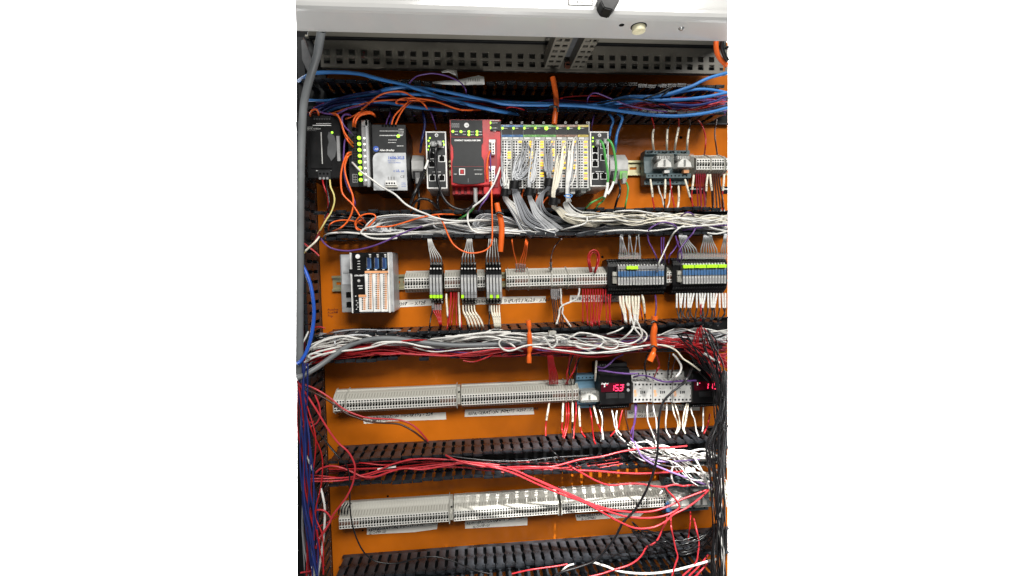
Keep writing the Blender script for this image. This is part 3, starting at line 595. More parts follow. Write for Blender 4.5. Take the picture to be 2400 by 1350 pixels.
mb = MB(); mb.rc(1615, 437, 1655, 454, 1.5, .3, 'black'); dot_text(mb, 1618, 1652, 443, 1.6, 'white_print', 3, 4); mb.rc(1689, 437, 1706, 454, 1.5, .3, 'black'); dot_text(mb, 1692, 1706, 443, 1.6, 'white_print', 3, 7)
solo('plate_label', mb, 'black engraved label strip with white letters under the short top row terminals', 'label', W(1650, 445, 0))

# ================================================================= SECOND ROW
t = thing('network_adapter', 'grey network adapter with black face and three orange trimmed terminal slices', 'controller', W(865, 662, 0)); d = 60
mb = MB(); mb.rc(799, 596, 826, 732, 56, 9, 'midgrey'); mb.rc(799, 596, 826, 668, 57, 50, 'silver_face'); mb.build('left_housing', t, 1)
mb = MB(); port(mb, 817, 691, 57, 12, 13, 'charcoal'); port(mb, 818, 714, 57, 12, 13, 'charcoal'); mb.build('network_ports', t)
mb = MB(); dot_text(mb, 804, 820, 638, 57, 'ink', .8); dot_text(mb, 804, 818, 641, 57, 'ink', .8); mb.build('printed_lines', t)
mb = MB(); mb.rc(822, 592, 922, 733, 82, 9, 'silver_face'); mb.build('housing', t, 1.5)
for q_ in ((822, 592, 824.5, 734, 86, 80, 'white'), (909, 592, 913, 733, 86, 80, 'white'), (916, 612, 919, 715, 84, 80, 'lightgrey')): mb = MB(); mb.rc(*q_); mb.build('edge_trim', t, .5)
q = [(824.5, 592), (856, 592), (858, 690), (841, 690), (843, 733), (829, 734)]
mb = MB(); mb.prd([(W(u, v, 86).x, W(u, v, 86).z) for u, v in q], 80, 86, 'black'); mb.rc(818, 631, 828, 641, 87, 60, 'black'); mb.build('black_face', t, .4)
mb = MB(); mb.dpx(838.5, 601, 86.1, 4.8, 'white_print', 14)
for v in (612, 618, 625, 631): mb.rc(838, v - .7, 844, v + .7, 86.4, 86, 'white_print')
for v in (670, 676): mb.rc(838 + (v > 672) * 3, v - .8, 850, v + .8, 86.4, 86, 'white_print')
mb.dpx(841, 658, 86.1, 3, 'lightgrey', 10); mb.rc(832, 693, 835, 695, 86.4, 86, 'white_print')
for k in range(5): mb.rc(834 + (k % 2) * 3, 704 + k * 5, 837 + (k % 2) * 3, 705.5 + k * 5, 86.4, 86, 'white_print')
mb.build('printed_marks', t); text('1734-AENTR', 830.5, 647.5, 3.0, 86.3, 'white_print', t, bold=.2)
def slice_(u, va, vb, small=False):
    if not small:
        mb = MB(); mb.rc(u, 592, u + 17.5, 634, 86, 80, 'black'); mb.build('status_panel', t)
        mb = MB(); mb.rc(u + 12, 606, u + 14.5, 630, 86.6, 86, 'marker_blue'); mb.rc(u + 3, 628, u + 14.5, 630, 86.6, 86, 'marker_blue'); mb.rc(u + 5, 604, u + 12, 628, 86.4, 86, 'navy_label')
        mb.rc(u + 9, 595.5, u + 14, 598, 86.5, 86, 'white_print'); mb.rc(u + 10, 599, u + 14, 603.5, 86.5, 86, 'lightgrey'); mb.rc(u + 5, 631, u + 10, 633, 86.6, 86, 'white_print')
        for k in range(8): mb.rc(u + 3.8, 604 + k * 3, u + 4.8, 605 + k * 3, 86.8, 86, 'lightgrey')
        mb.build('status_print', t)
    mb = MB(); mb.rc(u + .5, va, u + 17, vb, 90, 80, 'white'); tb = mb.build('terminal_slice', t, .6)
    mb = MB(); mb.rc(u - .5, va - 5, u + 17.5, va, 92, 84, 'peach')
    n = int((vb - va) / 4.9)
    hm = MB()
    for k in range(n - 1):
        v = va + 4 + k * 4.9; mb.rc(u + 10.5, v - 1.7, u + 15.5, v + 1.7, 90.8, 89, 'peach'); hm.dpx(u + 8.5, v, 90, 1.5, 'hole', 6); hm.dpx(u + 13, v, 90.8, .8, 'brown', 5)
    o1 = mb.build('release_levers', t); o2 = hm.build('wire_entries', t, kind='stuff')
for k in range(3): slice_(856.5 + k * 17.9 - 1, 640, 731)
slice_(841, 696, 731, True)
mb = MB(); p = W(838, 662, 86)

# slim relays in three small groups
def relay_group(us, v0, v1, lits, label, s=1):
    d = 70
    for i, u in enumerate(us):
        t = thing('slim_relay', label[0] + ' ' + label[1][i], 'slim relay', W(u + 3.6, 662, 0), 'slim black and grey relays in three groups')
        a = RC(u, v0, u + 7.0, v1, d); h = a[3] - a[2]
        mb = MB(); mb.prx([(9, a[2] + 8), (9, a[3] - 6), (44, a[3]), (58, a[3] - h * .16), (70, a[3] - h * .22), (70, a[2] + h * .2), (58, a[2] + h * .12), (44, a[2])], a[0], a[1], 'black'); mb.build('relay_socket', t, .3)
        mb = MB(); mb.box(a[0] + .5, a[1] - .5, 66, 78, a[2] + h * .24, a[3] - h * .30, 'midgrey'); mb.box(a[0] + .9, a[1] - 1.4, 78, 78.6, a[2] + h * .36, a[3] - h * .36, 'lightgrey'); mb.box(a[0] + 1.5, a[1] - 2, 78.6, 78.9, a[2] + h * .3, a[3] - h * .5, 'silver_face'); mb.build('relay_body', t, .3)
        mb = MB(); mb.box(a[0] + .5, a[1] - .3, 66, 80, a[2] + h * .16, a[2] + h * .235, 'neon' if lits[i] else 'midgrey'); mb.build('marker_tab', t)
        mb = MB(); xm = (a[0] + a[1]) / 2
        mb.cyl((xm, -50, a[3] - h * .06), (0, -.6, .7), 1.9, 4, 'lightgrey', 8); mb.cyl((xm, -64, a[3] - h * .17), (0, -.8, .5), 1.9, 3, 'white', 8); mb.cyl((xm, -64, a[2] + h * .13), (0, -.8, -.5), 1.9, 3, 'white', 8); mb.cyl((xm, -52, a[2] + h * .05), (0, -.7, -.6), 1.9, 3, 'lightgrey', 8)
        mb.build('clamp_screws', t)
oc = ['leftmost', 'second from the left', 'third from the left', 'fourth from the left', 'rightmost']
relay_group([1007 + i * 7.6 for i in range(4)], 614, 714, [1, 1, 1, 1], ('black relay in the group with all neon green tabs,', [oc[0], oc[1], oc[2], oc[4]]))
relay_group([1080 + i * 7.6 for i in range(5)], 614, 714, [1, 0, 0, 0, 0], ('black relay in the middle group with one neon tab,', oc))
relay_group([1139.5 + i * 7.4 for i in range(5)], 614, 714, [0, 1, 0, 1, 0], ('black relay in the group with two separated neon tabs,', oc))
# banks of slim relays with blue
ORDN = [k + ' from the left,' for k in 'first second third fourth fifth sixth seventh eighth ninth tenth eleventh twelfth thirteenth fourteenth fifteenth sixteenth seventeenth eighteenth'.split()]
def bank(u0, u1, n, v0, v1, neon, label, lab2, d=66, dv=0.):
    t = thing('relay_bank_socket', label, 'relay bank', W(u0, (v0 + v1) / 2, 0)); u0b = u0 - 24
    a = RC(u0b, v0, min(u1 + 5, 1704), v1, 52); h = a[3] - a[2]
    mb = MB(); mb.prx([(9, a[2] + 4), (9, a[3] - 4), (36, a[3]), (50, a[3] - 8), (54, a[3] - h * .2), (54, a[2] + h * .28), (50, a[2] + h * .15), (36, a[2])], a[0], a[1], 'black'); mb.build('socket_row', t, .6)
    mb = MB(); nn = int((a[1] - a[0]) / 6.2)
    for i in range(nn):
        x = a[0] + 3 + i * 6.2
        for z, dd in ((a[3] - h * .04, 42), (a[3] - h * .11, 50), (a[2] + h * .19, 51), (a[2] + h * .08, 44)): mb.cyl((x, -dd, z), (0, -1, .5 if z > (a[2] + a[3]) / 2 else -.5), 2.2, 2.2, 'charcoal', 6)
    mb.build('screw_collars', t, kind='stuff')
    mb = MB(); mb.rc(u0 - 12, (v0 + v1) / 2 - 12, u0 - 2, (v0 + v1) / 2 - 2, 60, 50, 'cream'); mb.rc(u0 - 12, (v0 + v1) / 2, u0 - 2, (v0 + v1) / 2 + 15, 60, 50, 'cream_dark'); mb.build('end_terminal', t, .5)
    w = (u1 - u0) / n
    for i in range(n):
        u = u0 + w * i; vv = dv * i
        r = thing('slim_relay', ORDN[i] + ' ' + lab2, 'slim relay', W(u + w / 2, (v0 + v1) / 2, 30), 'blue and grey slim relays, ' + label.split(',')[0])
        m0 = v0 + 17 + vv
        mb = MB(); mb.rc(u + .6, m0, u + w - .6, m0 + 46, d, 30, 'midgrey'); mb.build('relay_body', r, .3)
        mb = MB(); mb.rc(u + .8, m0 + 13, u + w - .8, m0 + 25, d + 3, d, 'marker_blue'); mb.build('blue_lever', r)
        mb = MB(); mb.rc(u + 1.1, m0 + 28, u + w - 1.5, m0 + 45, d + 1, d, 'lightgrey'); mb.rc(u + 2, m0 + 32, u + w - 2.4, m0 + 42, d + 1.3, d, 'midgrey'); mb.build('label_tab', r)
        mb = MB(); mb.rc(u + (1.8 if i % 4 == 0 and v0 < 605 else .1), m0 + 1, u + w - .1, m0 + 8.5, d + (7 if neon(i) else 2), d, 'neon' if neon(i) else 'midgrey'); mb.rc(u + .4, m0 - 3, u + 2.4, m0 + 1, d + 2, d - 4, 'white'); mb.build('marker_tab', r)
    return t
bank(1448, 1557, 16, 606, 693, lambda i: 3 <= i <= 6, 'black relay bank with one short neon tab, beside the red wire loop', 'slim blue relay in the bank with a short neon tab', dv=-.1)
bank(1600, 1703, 15, 603, 690, lambda i: True, 'black relay bank with a full neon green row at the right edge', 'slim blue relay in the right bank with neon tabs', dv=-.1)

# ================================================================= THIRD ROW
def display(u0, v0, u1, v1, words, label, lu, base):
    d = 74; t = thing('temperature_controller', label, 'temperature display', W((u0 + u1) / 2, (v0 + v1) / 2, 0))
    a = RC(u0, v0, u1, v1, d)
    mb = MB(); mb.prx([(9, a[2] - 14), (9, a[3] + 16), (44, a[3] + 18), (46, a[3] + 10), (62, a[3] + 8), (62, a[3]), (d, a[3] - 2), (d, a[2] + 6), (60, a[2] + 1), (60, a[2] - 8), (44, a[2] - 10), (44, a[2] - 14)], a[0], a[1], 'black'); mb.build('housing', t, .8)
    mb = MB(); mb.rc(u0 + 3, v0 + 22, u0 + 50, v0 + 42, d + .8, d, 'display_red'); mb.build('screen', t)
    mb = MB(); mb.rc(u0 + 14, v0 + 46, u0 + 42, v0 + 58, d + .8, d, 'charcoal'); mb.rc(u0 + 44, v0 + 46, u0 + 58, v0 + 58, d + .8, d, 'charcoal'); mb.build('flap', t, .3)
    for v in (v0 + 25, v0 + 38): mb = MB(); p = W(u0 + 66, v, d); mb.cyl((p.x, -d, p.z), (0, -1, 0), 3.8, 1.4, 'midgrey', 14, 3.2); mb.build('button', t)
    mb = MB()
    for i in range(5): mb.disc(a[0] + 10 + i * 6, a[3] + 14, 44.5, 1.4, 'lightgrey', 6)
    for i in range(13): mb.disc(a[0] + 8 + i * 4.8, a[2] - 5, 60, 1, 'midgrey', 6)
    mb.build('screw_dots', t)
    mb = MB()
    SEG = {'1': 'bc', '5': 'afgcd', '3': 'abgcd', '0': 'abcdef'}
    def digit(ch, uc, vc, hh=6.6, ww=3.7):
        P = {'a': (-ww, -hh, ww, -hh), 'g': (-ww, 0, ww, 0), 'd': (-ww, hh, ww, hh), 'f': (-ww, -hh, -ww, 0), 'e': (-ww, 0, -ww, hh), 'b': (ww, -hh, ww, 0), 'c': (ww, 0, ww, hh)}
        for sg in SEG[ch]:
            q = P[sg]; th = .85
            sh = lambda y: -y * .12
            if q[1] == q[3]: mb.rc(uc + q[0] + .7 + sh(q[1]), vc + q[1] - th, uc + q[2] - .7 + sh(q[1]), vc + q[1] + th, d + 1.2, d, 'digit_red')
            else: ym = (q[1] + q[3]) / 2; mb.rc(uc + q[0] - th + sh(ym), vc + q[1] + .8, uc + q[2] + th + sh(ym), vc + q[3] - .8, d + 1.2, d, 'digit_red')
    u = u0 + lu
    for ch in words:
        if ch == '.': mb.rc(u - 6.0, v0 + 38, u - 4.2, v0 + 40, d + 1.2, d, 'digit_red')
        else: digit(ch, u, v0 + 33); u += 10.5
    mb.rc(u0 + 10, v0 + 25, u0 + 12, v0 + 27, d + 1.2, d, 'led_white'); mb.rc(u0 + 15.5, v0 + 25, u0 + 17, v0 + 27, d + 1.2, d, 'digit_red'); mb.rc(u0 + 10, v0 + 29, u0 + 12, v0 + 31, d + 1.2, d, 'led_white')
    mb.rc(u0 + 54, v0 + 25, u0 + 56.5, v0 + 26.5, d + 1.2, d, 'digit_red'); mb.rc(u0 + 54, v0 + 31, u0 + 56.5, v0 + 32, d + 1.2, d, 'digit_red')
    mb.build('digits', t); return t
t = display(1406, 876, 1480, 953, '15.3', 'black temperature controller glowing red 15.3', 29, 0)
text('Danfoss', 1409, 901, 3.6, 75, 'white_print', t, shear=.35, bold=.15)
display(1624, 872, 1698, 949, '11.0', 'black temperature controller glowing red 11.0 behind black wires', 32, 0)
for i, u in enumerate((1484, 1530.5, 1577)):
    t = thing('contactor', ['light grey contactor touching the display reading 15.3', 'light grey contactor between two others, a brace of white wires below', 'light grey contactor crossed by a black cable, beside the right display'][i], 'contactor', W(u + 23, 918, 0), 'three light grey contactors'); d = 66
    a = RC(u, 896, u + 45.5, 943, d)
    mb = MB(); mb.prx([(9, a[2]), (9, a[3] + 16), (30, a[3] + 16), (32, a[3] + 4), (50, a[3] + 3), (d, a[3]), (d, a[2]), (40, a[2] - 6)], a[0], a[1], 'lightgrey'); mb.build('housing', t, .8)
    mb = MB()
    for k in range(5):
        for v in (901, 936.5): mb.dpx(u + 5.5 + k * 8.8, v + .2, d, 2.9, 'midgrey', 10, .4); mb.dpx(u + 5.5 + k * 8.8, v, d + .5, 1.9, 'hole', 8, .3)
        mb.box(a[0] + 4 + k * 8.8, a[0] + 6 + k * 8.8, 50, 60, a[3] + 2.6, a[3] + 3.6, 'darkgrey')
    for k in range(4): p = a[0] + 6 + k * 10; mb.disc(p, a[3] + 11, 31, 2.2, 'hole', 8)
    mb.build('screw_holes', t)
    mb = MB(); mb.rc(u + 2, 914, u + 7, 921, d + .4, d, 'peach')
    for k in range(3): mb.rc(u + 3, 922 + k * 2.6, u + 9, 923.6 + k * 2.6, d + .4, d, 'peach')
    mb.rc(u + 17, 916, u + 19.5, 923, d + .4, d, 'ink'); mb.rc(u + 21.5, 916.5, u + 23.5, 922.5, d + .4, d, 'ink'); mb.rc(u + 25, 916, u + 28, 922, d + .4, d, 'ink'); mb.rc(u + 40.5, 907, u + 42, 912, d + .4, d, 'ink'); mb.rc(u + 40.5, 925, u + 42, 930, d + .4, d, 'ink'); mb.rc(u + 15, 910, u + 18, 911.2, d + .4, d, 'ink'); mb.rc(u + 15, 928, u + 18, 929.2, d + .4, d, 'ink')
    mb.build('printed_marks', t)

# ================================================================= TAPE LABELS WITH HANDWRITING
def tape(q, lines, label, d=.6, h=7):
    t = thing('tape_label', label, 'tape label', W(q[0][0], q[0][1], d)); P = [W(u, v, d) for u, v in q]; n = len(P)
    mb = MB(); mb.add([(p.x, -d + .3, p.z) for p in P] + [(p.x, -d - .1, p.z) for p in P], [list(range(n)), list(range(2 * n - 1, n - 1, -1))] + [(i, i + n, (i + 1) % n + n, (i + 1) % n) for i in range(n)], 'tape'); mb.build('tape_strip', t)
    for (s_, u, v, hh, rot) in lines: text(s_, u, v, hh, d + .3, 'ink', t, 'handwriting', rot=rot, shear=.2, hand=True, bold=.1)
    return t
tape([(922, 704), (1012, 700), (1012, 716), (922, 721)], [('X097 — X128', 928, 717, 8, .03)], 'white tape label marked X097 - X128 under the second row')
tape([(1084, 697), (1279, 694), (1279, 709), (1084, 715)], [('REFRIGERATION', 1090, 711, 7, .01), ('INPUTS / X129 - X160', 1181, 709.5, 8.2, .01)], 'long white tape label marked INPUTS X129-X160')
tape([(1336, 692), (1478, 691), (1478, 707), (1335, 708)], [('REFRIGERATION  INPUTS  X161', 1339, 705, 8, .0)], 'tape label behind the row of red wires in the second row')
tape([(857, 976), (1045, 966), (1046, 983), (903, 988), (902, 991), (853, 993), (851, 982)], [('REFRIGERATION  INPUTS', 868, 984, 6.2, .04), ('X193 - 224', 962, 978, 8, .05), ('(COMPRESSORS)', 858, 990.5, 6, .04)], 'white tape label marked X193-224 crossed by a pink and a black wire')
tape([(1090, 960), (1250, 955), (1252, 971), (1089, 977)], [('REFRIGERATION  INPUTS  X257 - X288', 1096, 973, 7.0, .02)], 'white tape label marked X257-X288 under the third row')
tape([(860, 1236), (1026, 1226), (1024, 1240), (972, 1247), (860, 1253)], [('REFRIGERATION  INPUTS - X001 — 032', 863, 1246, 6.6, .05), ('(LIGHTING)', 864, 1252.5, 5.5, .04)], 'tape label marked X001-032 under the left end of the lowest row')
tape([(1090, 1222), (1236, 1213), (1236, 1231), (1090, 1239)], [('REFRIGERATION INPUTS - X033 - 064', 1093, 1231, 6, .05), ('(LIGHTING)', 1108, 1237.5, 5.5, .04)], 'tape label marked X033-064 under the middle strip of the lowest row')
tape([(1348, 1206), (1505, 1199), (1508, 1203), (1500, 1211), (1352, 1220)], [('REFRIGERATION  INPUTS  X065-096', 1351, 1214, 6.2, .05), ('(LIGHTING)', 1362, 1219, 5.2, .04)], 'tape label crossed by pink wires under the right strip of the lowest row')
tape([(1480, 948), (1640, 948), (1640, 962), (1478, 962)], [('1K6 1   2 K 6 9', 1545, 960, 7, .0)], 'tape label directly below the contactors, mostly hidden')
tape([(1470, 962), (1544, 960), (1543, 977), (1470, 980)], [('RACK  NS-2 3K 6W', 1473, 969.5, 5, .0), ('XK3 (-) - SK', 1494, 977, 5.4, .0)], 'two line tape label below the left contactor')
pt = thing('pencil_note', 'small dark handwritten note on the plate left of the grey adapter', 'note', W(768, 725, 0))
for s_, v in (('Aurabox', 728), ('ALARM', 735), ('Trip', 743)): text(s_, 767, v, 5, .4, 'red_ink', pt, 'handwriting', hand=True, shear=.3, bold=.08)
# curled paper label lying over the top duct
t = thing('paper_label', 'curled white printed paper label lying over the uppermost duct', 'paper label', W(1075, 190, 95))
def ribbon(top, bot, d0, d1, mt='paper'):
    mb = MB(); n = len(top); vs = []
    for i, ((a, b), (c, e)) in enumerate(zip(top, bot)): p = W(a, b, d0 + 6 * math.sin(i)); q = W(c, e, d1 + 6 * math.sin(i + .5)); vs += [p, q, p + Vector((0, 1, 0)), q + Vector((0, 1, 0))]
    fs = []
    for i in range(n - 1): k = i * 4; fs += [(k, k + 4, k + 5, k + 1), (k + 2, k + 3, k + 7, k + 6), (k, k + 2, k + 6, k + 4), (k + 1, k + 5, k + 7, k + 3)]
    mb.add(vs, fs, mt, True); return mb
ribbon([(1013, 192), (1040, 189), (1075, 187), (1100, 181), (1122, 177), (1134, 180)], [(1015, 196), (1045, 198), (1078, 199), (1105, 199), (1128, 199), (1136, 198)], 95, 92).build('long_tail', t)
ribbon([(1034, 167), (1048, 163), (1062, 164), (1070, 164)], [(1036, 170), (1052, 169), (1066, 176), (1075, 187)], 88, 92).build('curled_end', t)
mb = MB(); dot_text(mb, 1036, 1064, 191.5, 98, 'ink', 1); 
for k in range(7): mb.rc(1098 + k * 4, 184, 1099.5 + k * 4, 190, 99, 97, 'ink')
mb.build('print', t)
mb = MB(); p = W(1545, 201, 90)
mb.cyl((p.x, p.y, p.z), (0, -.6, .8), 5.5, 3, 'metal', 12, 4.5); solo('cable_clip', mb, 'shiny round metal stud on the upper edge of the top duct', 'stud', p)
# ================================================================= CABLES AND WIRES
def cable(mt, r, path, label, d=95, **k): return wire(mt, r, path, label, None, d, name='cable', n=10, **k)
# large single ones
cable('w_conduit', 7.3, '754,70,240 750,92,225 744,125,205 732,165,185 719,210,170 711,255,160 707,330,150 705,420,145 704,520,140 703.5,620,135 703,720,130 702.5,800,125 702,850,120 702,884,112', 'thick grey conduit hanging down the left edge from the header')
cable('w_conduit', 5.4, '696,886,150 715,878,140 745,860,125 780,835,112 815,812,104 850,799,100 890,793,98 930,794,97 975,800,96 1020,806,95 1075,809,94 1130,808,93 1185,805,92 1240,804,90 1290,800,85 1335,800,60', 'grey sheathed cable rising from the left edge and lying along the middle duct')
cable('w_royal', 3.6, '709,622,120 718,640,122 727,665,124 733,695,126 736,728,126 734,762,126 728,795,128 718,825,130 706,845,134 696,853,138', 'bright blue cable bowing out of the left upright duct')
cable('w_orange', 4.6, '1680,88,230 1678,105,220 1681,125,205 1690,140,195 1700,150,190 1705,155,190', 'thick orange cable under the right end of the header')
cable('w_black', 4, '1694,94,225 1692,110,215 1698,130,205 1705,142,200', 'thick black cable beside the orange one at the upper right')
# orange tubes laid across the ducts
def orange_tube(path, label, d, rf=None, r=5.6):
    o = wire('w_tube', r, path, label, 'orange plastic tubes clipped across the ducts', d, name='orange_tube', cat='tube', n=10, rf=rf); return o
orange_tube('1295,181 1299,200 1303,225 1304,250 1301,270 1299,290', 'orange plastic tube crossing the uppermost duct', 108)
orange_tube('1164,476 1168,495 1173,512 1176,535 1175,560 1173,590', 'orange plastic tube crossing the second duct below the red controller', 108, lambda t: 1 + .15 * math.sin(3.1 * t))
orange_tube('1238,751 1240,765 1241,790 1242,812 1240,830 1240,850', 'pinched orange plastic tube crossing the middle duct near the photo centre', 112, lambda t: 1 - .45 * math.exp(-((t - .28) / .05) ** 2) - .4 * math.exp(-((t - .78) / .05) ** 2))
orange_tube('1534,741 1534,765 1531,790 1533,812 1530,830 1523,846', 'orange plastic tube crossing the middle duct above the contactors, lower end cut aslant', 116, lambda t: 1.15 - .35 * math.exp(-((t - .16) / .05) ** 2) - .35 * math.exp(-((t - .72) / .05) ** 2), 6)
for s_, l_ in (('1287,252 1296,249 1306,252 1308,262', 'black tie strap round the orange tube in the uppermost duct'), ('1162,502 1170,498 1180,503', 'black tie strap round the orange tube in the second duct'), ('1526,757 1534,753 1543,758', 'black upper tie strap on the slanted orange tube'), ('1524,816 1532,811 1541,818', 'black lower tie strap on the slanted orange tube')):
    wire('w_black', 2.6, s_, l_, None, 121, name='tie_strap', cat='tie strap')

# ---- uppermost duct: blue cables
G = 'blue network cables lying in the uppermost duct'
B = [('w_blue', 3.6, '700,190,60 716,180,90 736,172 787,169 842,173 885,184 950,200 993,214 1037,230 1102,246 1167,260 1215,268,60', 'blue network cable arching highest at the left, above the orange wires', 104),
     ('w_blue', 3.6, '880,218,70 907,209 945,205 983,206 1037,214 1102,227 1167,241 1210,245 1260,246 1309,246 1374,249 1450,259 1515,268 1580,272 1634,268 1670,262 1704,253', 'longest blue network cable, dipping lowest at the right', 100),
     ('w_blue', 3.0, '722,235,50 766,236 820,228 865,222 907,219 993,222 1058,230 1145,237 1210,240 1298,243 1385,246 1450,235 1490,228,70', 'blue network cable at mid height of the uppermost duct', 85),
     ('w_blue', 3.4, '1400,250,60 1450,242 1500,236 1560,234 1602,233 1640,229 1667,225 1704,217', 'blue network cable right of the orange tube, middle one at the right edge', 100),
     ('w_blue', 3.4, '1380,247,60 1428,238 1472,227 1526,226 1569,219 1600,209 1623,201 1645,190 1667,181 1704,171', 'blue network cable climbing to the upper right corner', 104),
     ('w_blue', 3.2, '1500,229,60 1550,226 1602,214 1645,209 1688,214 1704,219', 'blue network cable merging into another at the right edge', 95),
     ('w_blue', 3.0, '1310,255,50 1350,256 1400,254 1450,252 1500,256 1545,262,60', 'short visible run of blue cable low in the duct right of the orange tube', 75),
     ('w_blue', 3.0, '1190,255,60 1240,258 1300,257 1360,256 1420,250,50', 'blue cable low in the duct behind the orange tube', 70),
     ('w_blue', 3.4, '768,262,80 785,254 810,246 850,240 900,240 950,248 1015,256 1060,260 1100,262,50', 'blue network cable coming up from the black power supply', 88),
     ('w_navy', 2.4, '738,254,90 755,246 777,238 810,227 842,220 885,214 930,216,60', 'dark blue wire fanning up from the black power supply, upper', 95),
     ('w_navy', 2.4, '745,258,95 770,246 800,238 850,232 900,226 960,225,50', 'dark blue wire fanning up from the black power supply, middle', 88),
     ('w_navy', 2.2, '755,262,95 775,252 798,245 830,240 863,238 900,240,50', 'dark blue wire fanning up from the black power supply, lower', 92),
     ('w_navy', 2.6, '1510,236,60 1569,243 1623,247 1667,240 1690,231 1704,226', 'dark blue cable sagging between light blue ones at the right', 96),
     ('w_blue', 2.6, '1422,262,60 1432,272 1437,285 1432,300 1429,318 1428,333,30', 'blue cable dropping behind the right network switch', 80),
     ('w_blue', 3.0, '1446,265,70 1458,275 1455,290 1449,305 1445,320 1443,340 1442,357,40', 'blue cable dropping to the double grey coupler', 90),
     ('w_navy', 2.6, '990,262,70 994,275 996,290 993,310 988,335 985,357,40', 'dark blue cable dropping to the narrow grey coupler', 84)]
for mt, r, p, l, d in B: cable(mt, r, p, l, d)
